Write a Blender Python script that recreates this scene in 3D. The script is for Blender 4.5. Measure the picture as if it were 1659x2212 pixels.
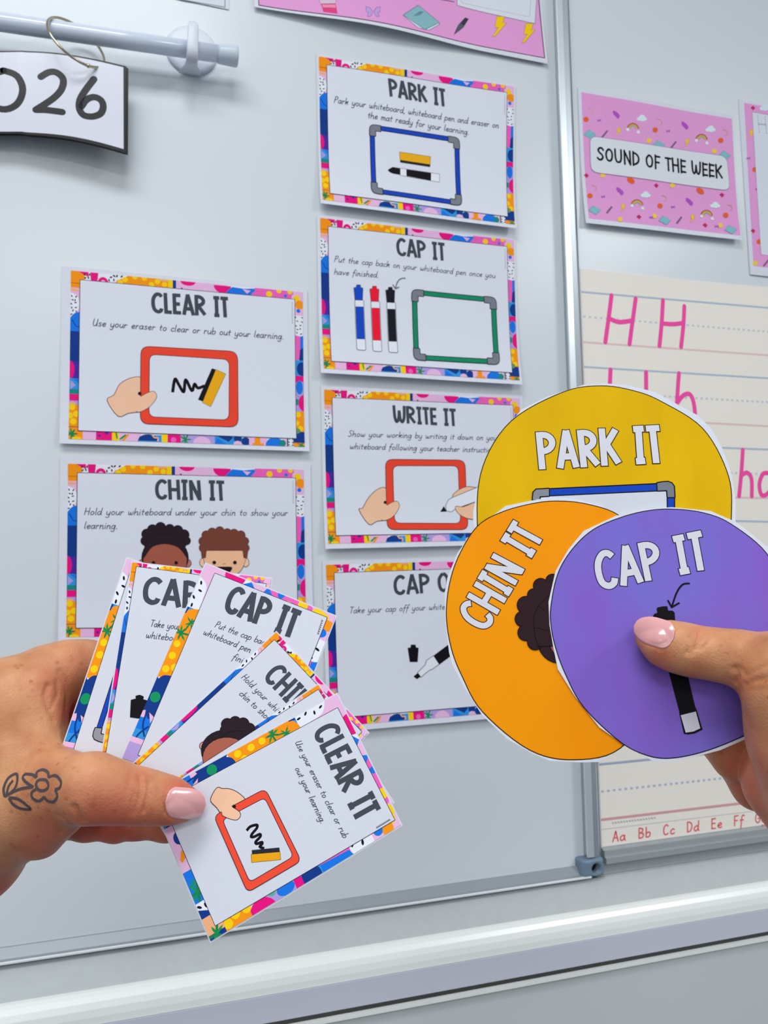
import bpy, bmesh, math, random
import numpy as np
from mathutils import Vector, Matrix, noise
from mathutils.geometry import tessellate_polygon
random.seed(5)
for o in list(bpy.data.objects): bpy.data.objects.remove(o)
col = bpy.context.scene.collection
# ------------------------------------------------------------------ camera
W, H, F = 1659, 2212, 1746.13
YAW, PITCH, ROLL = math.radians(17.01443), math.radians(4.05899), math.radians(-1.13937)
C = Vector((-.16319, -1.0, -.04258))
cy, sy, cp, sp, cr_, sr_ = math.cos(YAW), math.sin(YAW), math.cos(PITCH), math.sin(PITCH), math.cos(ROLL), math.sin(ROLL)
FW = Vector((sy*cp, cy*cp, sp)); R0 = Vector((cy, -sy, 0)); U0 = R0.cross(FW)
RT = R0*cr_+U0*sr_; UP = -R0*sr_+U0*cr_
cd = bpy.data.cameras.new('camera'); cam = bpy.data.objects.new('camera', cd); col.objects.link(cam)
cam.matrix_world = Matrix(((RT.x, UP.x, -FW.x, C.x), (RT.y, UP.y, -FW.y, C.y), (RT.z, UP.z, -FW.z, C.z), (0, 0, 0, 1)))
cd.sensor_fit = 'VERTICAL'; cd.sensor_height = 36; cd.lens = F*36/H; cd.clip_start = .01
cd.dof.use_dof = True; cd.dof.focus_distance = .42; cd.dof.aperture_fstop = 26
bpy.context.scene.camera = cam
# ------------------------------------------------------------------ world, lamps, exposure
sc = bpy.context.scene
sc.view_settings.view_transform = 'Standard'; sc.view_settings.look = 'None'
sc.view_settings.gamma = 1; sc.view_settings.use_curve_mapping = False
sc.view_settings.exposure = -0.3
wd = bpy.data.worlds.new('world'); sc.world = wd; wd.use_nodes = True
wd.node_tree.nodes['Background'].inputs[0].default_value = (.86, .93, 1, 1)
wd.node_tree.nodes['Background'].inputs[1].default_value = .46
FLOOR, CEIL = -1.35, 1.55
def area(name, loc, rot, sx, sy, power, colr):
    l = bpy.data.lights.new(name, 'AREA'); l.shape = 'RECTANGLE'; l.size = sx; l.size_y = sy; l.energy = power; l.color = colr
    o = bpy.data.objects.new(name, l); col.objects.link(o); o.location = loc; o.rotation_euler = rot
    return o
area('ceiling_lamp', (-.55, -1.15, CEIL-.03), (0, 0, 0), 1.2, .5, 25, (.95, .98, 1))
area('ceiling_lamp', (-.3, -3.4, CEIL-.03), (0, 0, 0), 1.2, .6, 40, (.95, .98, 1))
area('ceiling_lamp', (1.9, -2.2, CEIL-.03), (0, 0, 0), .6, 1.2, 42, (.95, .98, 1))
area('window_light', (-3.2, -3.0, .35), (0, math.radians(-90), math.radians(-20)), 1.6, 1.6, 14, (1, .97, .92))
area('window_light', (-1.75, -4.2, 1.05), (math.radians(90), 0, 0), 1.7, 1.2, 17, (1, .97, .9))
# ------------------------------------------------------------------ helpers
def ray(x, y): return FW + RT*((x-W/2)/F) - UP*((y-H/2)/F)
def at(x, y, d): return C + ray(x, y)*d                      # photo point at depth d
def wall_pt(x, y, Y=0.0):                                     # photo point on the plane y = Y
    r = ray(x, y); return C + r*((Y-C.y)/r.y)
def lin(c): c = c/255; return c/12.92 if c <= .04045 else ((c+.055)/1.055)**2.4
MATS = {}
def M(rgb, rough=.55, metal=0, spec=.4, coat=0, grain=0, name=None, k=1.0):
    key = (tuple(rgb), rough, metal, spec, coat, grain)
    if key in MATS: return MATS[key]
    m = bpy.data.materials.new(name or 'ink_%d_%d_%d' % tuple(rgb)); m.use_nodes = True
    b = m.node_tree.nodes['Principled BSDF']; c = [lin(v)*k for v in rgb]
    b.inputs['Base Color'].default_value = (*c, 1); b.inputs['Roughness'].default_value = rough
    b.inputs['Metallic'].default_value = metal; b.inputs['Specular IOR Level'].default_value = spec
    b.inputs['Coat Weight'].default_value = coat; b.inputs['Coat Roughness'].default_value = .06
    if grain:
        nt = m.node_tree; tc = nt.nodes.new('ShaderNodeTexCoord'); n = nt.nodes.new('ShaderNodeTexNoise')
        n.inputs['Scale'].default_value = grain; n.inputs['Detail'].default_value = 4
        nt.links.new(tc.outputs['Object'], n.inputs['Vector'])
        mx = nt.nodes.new('ShaderNodeMix'); mx.data_type = 'RGBA'
        mx.inputs[6].default_value = (*[v*.93 for v in c], 1); mx.inputs[7].default_value = (*[min(1, v*1.06) for v in c], 1)
        nt.links.new(n.outputs['Fac'], mx.inputs[0]); nt.links.new(mx.outputs[2], b.inputs['Base Color'])
        bp = nt.nodes.new('ShaderNodeBump'); bp.inputs['Strength'].default_value = .06; bp.inputs['Distance'].default_value = .0005
        nt.links.new(n.outputs['Fac'], bp.inputs['Height']); nt.links.new(bp.outputs['Normal'], b.inputs['Normal'])
    MATS[key] = m; return m
PAPER = M((226, 229, 239), .6, 0, .2, grain=180, name='paper')
def link(name, me, parent=None, **kw):
    o = bpy.data.objects.new(name, me); col.objects.link(o)
    if parent: o.parent = parent
    for k, v in kw.items(): o[k] = v
    return o
def thing(name, label, category, loc=(0, 0, 0), group=None):
    o = link(name, None, None, label=label, category=category); o.location = loc; o.empty_display_size = .01
    if group: o['group'] = group
    return o
def mesh(name, verts, faces, mats, idx=None, parent=None, smooth=False, **kw):
    me = bpy.data.meshes.new(name); org = parent.location if parent else Vector((0, 0, 0))
    me.from_pydata([tuple(Vector(v)-org) for v in verts], [], faces)
    for m in (mats if isinstance(mats, (list, tuple)) else [mats]): me.materials.append(m)
    if idx: me.polygons.foreach_set('material_index', idx)
    if smooth: me.polygons.foreach_set('use_smooth', [True]*len(faces))
    me.update(); return link(name, me, parent, **kw)
def box(name, lo, hi, mat, parent=None, bevel=0, **kw):
    bm = bmesh.new(); bmesh.ops.create_cube(bm, size=1)
    org = parent.location if parent else Vector((0, 0, 0))
    lo = Vector(lo); hi = Vector(hi)
    for v in bm.verts: v.co = Vector([lo[i]+(v.co[i]+.5)*(hi[i]-lo[i]) for i in range(3)])-org
    if bevel: bmesh.ops.bevel(bm, geom=bm.edges, offset=bevel, segments=3, affect='EDGES', profile=.5)
    me = bpy.data.meshes.new(name); bm.to_mesh(me); bm.free(); me.materials.append(mat)
    return link(name, me, parent, **kw)
def tube(name, pts, r, mat, parent=None, seg=12, closed=False, **kw):
    n = len(pts); V = []; Fc = []; rs = r if isinstance(r, (list, tuple)) else [r]*n
    nrm = None
    for i in range(n):
        a = pts[i-1] if (closed or i) else pts[i]; b = pts[(i+1) % n] if (closed or i < n-1) else pts[i]
        t = (b-a).normalized()
        if nrm is None: nrm = t.orthogonal().normalized()
        nrm = (nrm-t*nrm.dot(t)).normalized(); bi = t.cross(nrm)
        for k in range(seg):
            an = 2*math.pi*k/seg; V.append(pts[i]+(nrm*math.cos(an)+bi*math.sin(an))*rs[i])
    for i in range(n if closed else n-1):
        for k in range(seg):
            j = (i+1) % n; Fc.append((i*seg+k, i*seg+(k+1) % seg, j*seg+(k+1) % seg, j*seg+k))
    if not closed: Fc += [tuple(range(seg))[::-1], tuple((n-1)*seg+k for k in range(seg))]
    return mesh(name, V, Fc, mat, None, parent, True, **kw)
def spl(P, n=6, closed=False):                                # smooth curve through points
    P = [np.array(p, float) for p in P]; N = len(P); out = []
    for i in range(N if closed else N-1):
        p0 = P[(i-1) % N] if (closed or i) else P[0]; p1 = P[i]; p2 = P[(i+1) % N]
        p3 = P[(i+2) % N] if (closed or i < N-2) else P[-1]
        for k in range(n):
            t = k/n; out.append(.5*((2*p1)+(-p0+p2)*t+(2*p0-5*p1+4*p2-p3)*t*t+(-p0+3*p1-3*p2+p3)*t**3))
    if not closed: out.append(P[-1])
    return [tuple(p) for p in out]
def arc(cx, cy_, rx, ry, a0, a1, n=10):
    return [(cx+rx*math.cos(math.radians(a0+(a1-a0)*i/n)), cy_+ry*math.sin(math.radians(a0+(a1-a0)*i/n))) for i in range(n+1)]
def circ(cx, cy_, r, ry=None, n=20): return arc(cx, cy_, r, ry or r, 0, 360, n)[:-1]
def rrect(q, r, n=4):                                         # rounded quad
    out = []; N = 4
    for i in range(4):
        p = np.array(q[i], float); a = np.array(q[i-1], float)-p; b = np.array(q[(i+1) % 4], float)-p
        p0 = p+a/np.linalg.norm(a)*r; p2 = p+b/np.linalg.norm(b)*r
        for k in range(n+1):
            t = k/n; out.append(tuple((1-t)**2*p0+2*t*(1-t)*p+t*t*p2))
    return out
def clip_rect(poly, x0, y0, x1, y1):
    for ax, lim, sg in ((0, x0, 1), (0, x1, -1), (1, y0, 1), (1, y1, -1)):
        out = []
        for i in range(len(poly)):
            a, b = poly[i-1], poly[i]; da, db = sg*(a[ax]-lim), sg*(b[ax]-lim)
            if (da >= 0) != (db >= 0):
                t = da/(da-db); out.append((a[0]+(b[0]-a[0])*t, a[1]+(b[1]-a[1])*t))
            if db >= 0: out.append(b)
        poly = out
        if len(poly) < 3: return []
    return poly
def ribbon(pts, w, caps=True):
    """stroke of width w as convex pieces that only share edges"""
    P = [np.array(p, float) for p in pts]; P = [P[0]]+[P[i] for i in range(1, len(P)) if np.linalg.norm(P[i]-P[i-1]) > w*.02]
    if len(P) < 2: return [circ(P[0][0], P[0][1], w/2, n=10)]
    runs = [[P[0]]]; polys = []; h = w/2
    for i in range(1, len(P)):
        runs[-1].append(P[i])
        if i < len(P)-1:
            d0 = P[i]-P[i-1]; d1 = P[i+1]-P[i]
            if d0@d1 < .55*np.linalg.norm(d0)*np.linalg.norm(d1):
                runs.append([P[i]])
                if caps is not None: polys.append(('j', circ(P[i][0], P[i][1], h*.999, n=12)))
    for r in runs:
        L = []; Rr = []
        for i, p in enumerate(r):
            d = (r[i]-r[i-1]) if i else (r[1]-r[0]); e = (r[i+1]-r[i]) if i < len(r)-1 else d
            d = d/np.linalg.norm(d); e = e/np.linalg.norm(e); t = d+e; t = t/np.linalg.norm(t)
            k = h/max(.5, t@d); nn = np.array([-t[1], t[0]])*k; L.append(p+nn); Rr.append(p-nn)
        for i in range(len(r)-1): polys.append(('s', [tuple(L[i]), tuple(L[i+1]), tuple(Rr[i+1]), tuple(Rr[i])]))
    if caps:
        for e, q in ((P[0], P[1]), (P[-1], P[-2])):
            d = (e-q)/np.linalg.norm(e-q); a0 = math.degrees(math.atan2(d[1], d[0]))
            polys.append(('s', arc(e[0], e[1], h, h, a0-90, a0+90, 6)))
    return polys
# ------------------------------------------------------------------ flat printed sheets
class Sheet:
    """a sheet of paper or card lying in its own plane; print is laid on it as thin ink shapes, u right, v down (metres)"""
    def __init__(s, name, label, cat, org, n, right, group=None, bend=None):
        s.o = org; s.n = n.normalized(); s.ex = (right-s.n*right.dot(s.n)).normalized(); s.ey = s.ex.cross(s.n)
        if s.ey.z > 0 and abs(s.ey.z) > .2: s.ey = -s.ey
        s.th = thing(name, label, cat, org, group); s.bend = bend and s.planar(bend); s.k = 0; s.parts = {}; s.sc = None
    def planar(s, fs):
        """bend = f(u)+g(v), each straight between the grid lines, so every grid cell stays flat"""
        def pl(f, x):
            q = math.floor(x/s.step+1e-9); t = x/s.step-q; return f(q*s.step)*(1-t)+f((q+1)*s.step)*t
        return lambda u, v: pl(fs[0], u)+pl(fs[1], v)
    def px(s, x, y):
        r = ray(x, y); t = (s.o-C).dot(s.n)/r.dot(s.n); d = C+r*t-s.o
        return (d.dot(s.ex), d.dot(s.ey))
    def P(s, pts): return [s.px(*p) for p in pts]
    def w(s, wpx, x=830, y=1100):                             # photo width to metres near a photo point
        r = ray(x, y); return wpx*(s.o-C).dot(s.n)/r.dot(s.n)/F
    def pos(s, u, v, h=0): return s.o+s.ex*u+s.ey*v+s.n*((s.bend(u, v) if s.bend else 0)+h)
    def add(s, part, poly, colr, step=True, rough=.6, mat=None):
        if step: s.k += 1
        s.parts.setdefault(part, []).append((poly, mat or M(colr, rough, 0, .12), s.k))
    def stroke(s, part, pts, w, colr, caps=True, mat=None):
        s.k += 2
        for it in ribbon(pts, w, caps):
            if isinstance(it, tuple) and it[0] in ('j', 's'): kind, poly = it
            else: kind, poly = 's', it
            s.parts.setdefault(part, []).append((poly, mat or M(colr, .6, 0, .12), s.k-(1 if kind == 'j' else 0)))
    def outline(s, part, poly, w, colr): s.stroke(part, list(poly)+[poly[0], poly[1]], w, colr, caps=False)
    def shape(s, part, poly, colr, lw=0, lc=(25, 22, 30)):
        if lw: s.outline(part, poly, lw*2, lc)
        s.add(part, poly, colr)
    def base(s, poly, thick=.00025, nm='sheet', mat=None):
        s.basepoly = poly; s.thick = thick
        V = []; Fc = []
        tri = tessellate_polygon([[Vector((p[0], p[1], 0)) for p in poly]])
        bm = bmesh.new(); vs = [bm.verts.new((p[0], p[1], 0)) for p in poly]
        for t in tri:
            try: bm.faces.new([vs[i] for i in t])
            except ValueError: pass
        s._grid(bm)
        r = bmesh.ops.extrude_face_region(bm, geom=bm.faces[:])
        for g in r['geom']:
            if isinstance(g, bmesh.types.BMVert): g.co.z = -thick
        bmesh.ops.recalc_face_normals(bm, faces=bm.faces)
        for v in bm.verts: v.co = s.pos(v.co.x, v.co.y, v.co.z)-s.th.location
        me = bpy.data.meshes.new(nm); bm.to_mesh(me); bm.free(); me.materials.append(mat or PAPER)
        bm2 = bmesh.new(); bm2.from_mesh(me); bmesh.ops.recalc_face_normals(bm2, faces=bm2.faces); bm2.to_mesh(me); bm2.free()
        return link(nm, me, s.th)
    def _grid(s, bm):
        if not s.bend: return
        us = [v.co.x for v in bm.verts]; vv = [v.co.y for v in bm.verts]
        for ax, lo, hi, st in ((0, min(us), max(us), s.step), (1, min(vv), max(vv), s.step)):
            q = math.floor(lo/st)+1
            while q*st < hi:
                c_ = Vector((q*st, 0, 0)) if ax == 0 else Vector((0, q*st, 0)); nn = Vector((1, 0, 0)) if ax == 0 else Vector((0, 1, 0))
                bmesh.ops.bisect_plane(bm, geom=bm.verts[:]+bm.edges[:]+bm.faces[:], dist=1e-7, plane_co=c_, plane_no=nn); q += 1
    step = .0125
    def build(s):
        for part, items in s.parts.items():
            bm = bmesh.new(); mats = []
            for poly, m, k in items:
                if len(poly) < 3: continue
                if m not in mats: mats.append(m)
                tri = tessellate_polygon([[Vector((p[0], p[1], 0)) for p in poly]])
                vs = [bm.verts.new((p[0], p[1], k)) for p in poly]
                for t in tri:
                    a, b, c_ = [vs[i].co for i in t]; ar = (b.x-a.x)*(c_.y-a.y)-(b.y-a.y)*(c_.x-a.x)
                    if abs(ar) < 1e-13: continue
                    try: f = bm.faces.new([vs[i] for i in (t if ar > 0 else t[::-1])]); f.material_index = mats.index(m)
                    except ValueError: pass
            s._grid(bm)
            for v in bm.verts: v.co = s.pos(v.co.x, v.co.y, .00008+v.co.z*s.gap)-s.th.location
            bm.normal_update()
            # make the faces look towards the reader
            if bm.faces:
                bm.faces.ensure_lookup_table()
                if sum(f.normal.dot(s.n)*f.calc_area() for f in bm.faces) < 0: bmesh.ops.reverse_faces(bm, faces=bm.faces[:])
            me = bpy.data.meshes.new(part.split('#')[0]); bm.to_mesh(me); bm.free()
            for m in mats: me.materials.append(m)
            link(part.split('#')[0], me, s.th)
    gap = 5e-6
# ------------------------------------------------------------------ lettering (stroke alphabets, height 1, y up)
def A_(*p): return list(p)
S_ = lambda cx, cy_, rx, ry, a0, a1, n=12: arc(cx, cy_, rx, ry, a0, a1, n)
CAPS = {  # width, strokes
 'P': (.52, [A_((.09, 0), (.05, 1)), A_((.05, .92))+S_(.14, .70, .30, .22, 88, -88, 10)+A_((.08, .48))]),
 'A': (.62, [A_((.06, 0), (.30, 1.0)), A_((.56, 0), (.30, 1.0)), A_((.17, .30), (.48, .30))]),
 'R': (.58, [A_((.09, 0), (.07, 1)), A_((.07, .92))+S_(.16, .71, .29, .21, 88, -88, 10)+A_((.09, .50)), A_((.16, .49), (.52, .05))]),
 'K': (.60, [A_((.10, 0), (.08, 1)), A_((.50, .95), (.11, .45)), A_((.20, .56), (.53, .05))]),
 'I': (.36, [A_((.18, 0), (.18, 1)), A_((.02, .93), (.34, .93)), A_((.04, .07), (.32, .07))]),
 'T': (.42, [A_((.22, 0), (.20, .95)), A_((.0, .93), (.41, .93))]),
 'C': (.60, [spl([(.55, .80), (.44, .90), (.28, .90), (.13, .72), (.09, .45), (.15, .18), (.32, .07), (.47, .12), (.52, .24)], 4)]),
 'H': (.60, [A_((.10, 0), (.08, 1)), A_((.52, 0), (.50, 1)), A_((.10, .50), (.50, .50))]),
 'N': (.60, [A_((.10, 0), (.10, 1)), A_((.10, .96), (.50, .04)), A_((.52, 0), (.50, 1))]),
 'W': (.78, [spl([(.06, 1), (.10, .35), (.20, .08), (.33, .25), (.38, .72)], 4), spl([(.38, .72), (.43, .25), (.56, .08), (.68, .35), (.70, 1)], 4)]),
 'E': (.46, [A_((.09, 0), (.09, 1)), A_((.09, .92), (.42, .92)), A_((.09, .50), (.38, .50)), A_((.09, .08), (.42, .08))]),
 'L': (.42, [A_((.10, 1), (.10, 0)), A_((.10, .08), (.40, .08))]),
 'O': (.62, [spl([(.31, .93), (.12, .72), (.09, .45), (.16, .17), (.31, .07), (.47, .17), (.53, .45), (.50, .75)], 3, True)+[(.31, .93)]]),
 'F': (.46, [A_((.10, 0), (.09, 1)), A_((.09, .92), (.42, .92)), A_((.10, .48), (.37, .48))]),
 'S': (.52, [spl([(.46, .80), (.36, .93), (.20, .92), (.10, .77), (.18, .60), (.36, .45), (.43, .27), (.33, .09), (.16, .07), (.05, .18)], 4)]),
 'U': (.60, [spl([(.07, 1), (.09, .40), (.17, .12), (.30, .07), (.44, .14), (.51, .42), (.51, 1)], 4)]),
 'D': (.58, [A_((.09, 0), (.08, 1)), A_((.08, .92))+S_(.12, .5, .38, .42, 85, -85, 12)+A_((.09, .08))]),
 'B': (.55, [A_((.09, 0), (.09, 1)), A_((.09, .93))+S_(.18, .73, .22, .20, 90, -90, 8)+A_((.09, .53)), A_((.09, .52))+S_(.2, .29, .26, .22, 90, -90, 8)+A_((.09, .07))]),
 ' ': (.30, [])}
def o_(x=.0, w=.42, h=.5): return spl([(x+w*.9, h*.85), (x+w*.5, h), (x+w*.12, h*.7), (x+w*.05, h*.3), (x+w*.35, 0), (x+w*.75, h*.25), (x+w*.95, h*.9)], 3)
def al(*ext): return [o_()]+list(ext)
HAND = {
 'a': (.48, al(A_((.40, .5), (.38, .08), (.46, .0)))), 'b': (.46, [A_((.06, 1), (.05, .05)), spl([(.05, .3), (.22, .5), (.4, .42), (.38, .12), (.18, 0), (.05, .1)], 3)]),
 'c': (.40, [spl([(.38, .42), (.25, .5), (.08, .35), (.06, .12), (.2, 0), (.38, .08)], 3)]), 'd': (.48, al(A_((.42, 1), (.38, .08), (.46, .0)))),
 'e': (.44, [spl([(.07, .24), (.3, .27), (.38, .4), (.25, .5), (.08, .35), (.07, .12), (.2, 0), (.38, .08)], 3)]),
 'f': (.36, [spl([(.42, .92), (.3, 1), (.2, .85), (.14, .3), (.1, -.3)], 3), A_((.02, .5), (.34, .5))]),
 'g': (.48, al(spl([(.41, .5), (.39, 0), (.33, -.33), (.15, -.38), (.02, -.3)], 3))), 'h': (.48, [A_((.06, 1), (.04, 0)), spl([(.05, .28), (.22, .48), (.36, .45), (.36, .2), (.38, 0), (.46, .02)], 3)]),
 'i': (.20, [A_((.08, .5), (.07, .05), (.15, 0)), A_((.1, .72), (.11, .76))]), 'k': (.44, [A_((.06, 1), (.04, 0)), spl([(.05, .25), (.3, .5), (.34, .38), (.12, .24)], 3), A_((.12, .24), (.38, 0))]),
 'l': (.20, [A_((.08, 1), (.06, .08), (.14, 0))]), 'm': (.66, [A_((.06, .5), (.04, 0)), spl([(.05, .28), (.18, .48), (.29, .42), (.28, 0)], 3), spl([(.29, .28), (.42, .48), (.54, .42), (.53, .05), (.62, 0)], 3)]),
 'n': (.46, [A_((.06, .5), (.04, 0)), spl([(.05, .28), (.22, .48), (.34, .42), (.34, .05), (.43, 0)], 3)]), 'o': (.46, [spl([(.22, .5), (.07, .35), (.06, .12), (.2, 0), (.37, .14), (.38, .38)], 3, True)+[(.22, .5)]]),
 'p': (.46, [A_((.07, .5), (.03, -.42)), spl([(.05, .3), (.22, .5), (.4, .42), (.38, .12), (.18, 0), (.06, .08)], 3)]),
 'r': (.36, [A_((.06, .5), (.04, 0)), spl([(.05, .28), (.18, .47), (.32, .44)], 3)]), 's': (.38, [spl([(.34, .44), (.2, .5), (.08, .4), (.18, .27), (.32, .16), (.22, 0), (.04, .06)], 3)]),
 't': (.34, [A_((.16, .8), (.12, .1), (.24, 0)), A_((.02, .5), (.3, .5))]), 'u': (.46, [spl([(.06, .5), (.05, .12), (.18, 0), (.36, .2), (.4, .5)], 3), A_((.4, .5), (.38, .05), (.45, 0))]),
 'w': (.62, [spl([(.05, .5), (.08, .08), (.22, .05), (.3, .4)], 3), spl([(.3, .4), (.34, .06), (.46, .04), (.54, .25), (.54, .5)], 3)]),
 'y': (.46, [spl([(.06, .5), (.06, .15), (.18, 0), (.36, .2), (.4, .5)], 3), spl([(.4, .5), (.37, 0), (.3, -.33), (.13, -.38), (.02, -.3)], 3)]),
 'v': (.42, [A_((.04, .5), (.18, 0), (.38, .5))]), ',': (.16, [A_((.1, .04), (.04, -.12))]), '.': (.18, [A_((.06, .0), (.12, .03))]), ' ': (.36, []),
 'P': (.50, [A_((.1, .97), (.05, 0)), spl([(.08, .93), (.3, 1), (.45, .82), (.3, .55), (.08, .48)], 3)]), 'U': (.56, [spl([(.08, 1), (.06, .3), (.2, 0), (.42, .2), (.48, 1)], 3), A_((.48, 1), (.46, .05), (.52, 0))]),
 'H': (.58, [A_((.1, 1), (.05, 0)), A_((.5, 1), (.46, 0)), A_((.08, .5), (.48, .5))]), 'T': (.52, [A_((.28, .98), (.24, 0)), A_((.02, .98), (.52, .98))]),
 'S': (.50, [spl([(.45, .88), (.3, 1), (.12, .85), (.2, .6), (.38, .4), (.32, .06), (.12, 0), (.03, .12)], 4)]),
 'A': (.52, [A_((.02, 0), (.26, 1), (.48, 0)), A_((.1, .35), (.42, .35))]), 'B': (.5, [A_((.06, 1), (.06, 0)), spl([(.06, 1), (.38, .88), (.3, .58), (.06, .52)], 3), spl([(.06, .52), (.44, .4), (.36, .05), (.06, 0)], 3)]),
 'C': (.5, [spl([(.44, .85), (.28, 1), (.08, .75), (.06, .25), (.22, 0), (.44, .12)], 3)]), 'D': (.54, [A_((.06, 1), (.06, 0)), spl([(.06, 1), (.4, .85), (.46, .4), (.3, .05), (.06, 0)], 3)]),
 'E': (.46, [A_((.4, 1), (.06, 1), (.06, 0), (.4, 0)), A_((.06, .52), (.36, .52))]), 'F': (.44, [A_((.4, 1), (.06, 1), (.06, 0)), A_((.06, .52), (.34, .52))]), 'G': (.54, [spl([(.44, .85), (.28, 1), (.08, .75), (.06, .25), (.26, 0), (.46, .2), (.46, .45)], 3), A_((.46, .45), (.28, .45))])}
def width(s, font, tr): return sum(font[c][0]+tr for c in s)-tr
def lettering(sh, part, s, A, B, T, font, sw, colr, ref=None, tr=.03, slant=0, outline=None, caps=None, jit=0, px=True):
    """lay text so that its baseline runs A to B and the letters reach T"""
    if px: A, B, T = sh.px(*A), sh.px(*B), sh.px(*T)
    A, B, T = map(np.array, (A, B, T)); wd_ = width(ref or s, font, tr); bx = (B-A)/wd_; by = T-A
    hgt = np.linalg.norm(by); caps = (font is HAND) if caps is None else caps
    rnd = random.Random(len(s)*7+ord(s[0])); runs = []; cidx = []
    x = 0
    for ci, c in enumerate(s):
        w_, st = font[c]; jr = (rnd.random()-.5)*jit
        for q in st:
            pp = []
            for (gx, gy) in q:
                X = x+gx+slant*gy+jr*(gy-.5)*.4; Y = gy+jr*.12
                pp.append(tuple(A+bx*X+by*Y))
            runs.append(pp); cidx.append(ci)
        x += w_+tr
    if outline:
        oc, ow = outline
        for q in runs:
            q2 = q
            if not caps:
                a, b = np.array(q[0]), np.array(q[1]); d = (a-b)/np.linalg.norm(a-b); e, f = np.array(q[-1]), np.array(q[-2]); g = (e-f)/np.linalg.norm(e-f)
                q2 = [tuple(a+d*ow)]+q[1:-1]+[tuple(e+g*ow)] if len(q) > 2 else [tuple(a+d*ow), tuple(e+g*ow)]
            sh.stroke(part, q2, sw*hgt+2*ow, oc, caps)
    k0 = sh.k
    for q, ci in zip(runs, cidx):
        sh.stroke(part+str(ci) if part[-1] == '#' else part, q, sw*hgt, colr, caps)
        if font is HAND: sh.k = k0+((sh.k-k0) % 8)
    sh.k = max(sh.k, k0+9)
GREY = (70, 76, 86); INK = (52, 62, 86)
ORG, YEL, MAG, PNK, HPK, BLU, LBL, NVY, IND, TEA, GRN, LAV, WHT, BLK, PCH = (255, 152, 15), (255, 212, 10), (240, 10, 130), (238, 188, 226), (245, 100, 190), (20, 120, 230), (50, 150, 225), (10, 58, 140), (75, 40, 165), (20, 140, 130), (20, 150, 70), (180, 160, 225), (238, 240, 248), (14, 12, 20), (245, 178, 130)
# ------------------------------------------------------------------ collage border print
def dashes(sh, put, x0, y0, x1, y1, n, sz, seed):
    r = random.Random(seed)
    nx = max(1, round(abs(x1-x0)/sz/1.9)); ny = max(1, round(abs(y1-y0)/sz/1.9))
    for i in range(nx):
        for j in range(ny):
            cx = x0+(x1-x0)*(i+.5+r.uniform(-.3, .3))/nx; cy2 = y0+(y1-y0)*(j+.5+r.uniform(-.25, .25))/ny; a = r.uniform(0, 3.14); ca, sa = math.cos(a), math.sin(a)
            put([(cx+ca*u-sa*v, cy2+sa*u+ca*v) for u, v in circ(0, 0, sz*.62, sz*.3, 9)], BLK)
def palm(put, x, y, r, seed, sc=1):
    rr = random.Random(seed)
    for i in range(7):
        a = i*2*math.pi/7+rr.uniform(-.25, .25); L = r*rr.uniform(.7, 1.15); d = (math.cos(a), math.sin(a)); n = (-d[1]*r*.1, d[0]*r*.1)
        put([(x+n[0], y+n[1]), (x+d[0]*L*.6+n[0]*1.1, y+d[1]*L*.6+n[1]*1.1), (x+d[0]*L, y+d[1]*L), (x+d[0]*L*.6-n[0]*1.1, y+d[1]*L*.6-n[1]*1.1), (x-n[0], y-n[1])], GRN if i % 2 else (20, 130, 80))
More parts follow.
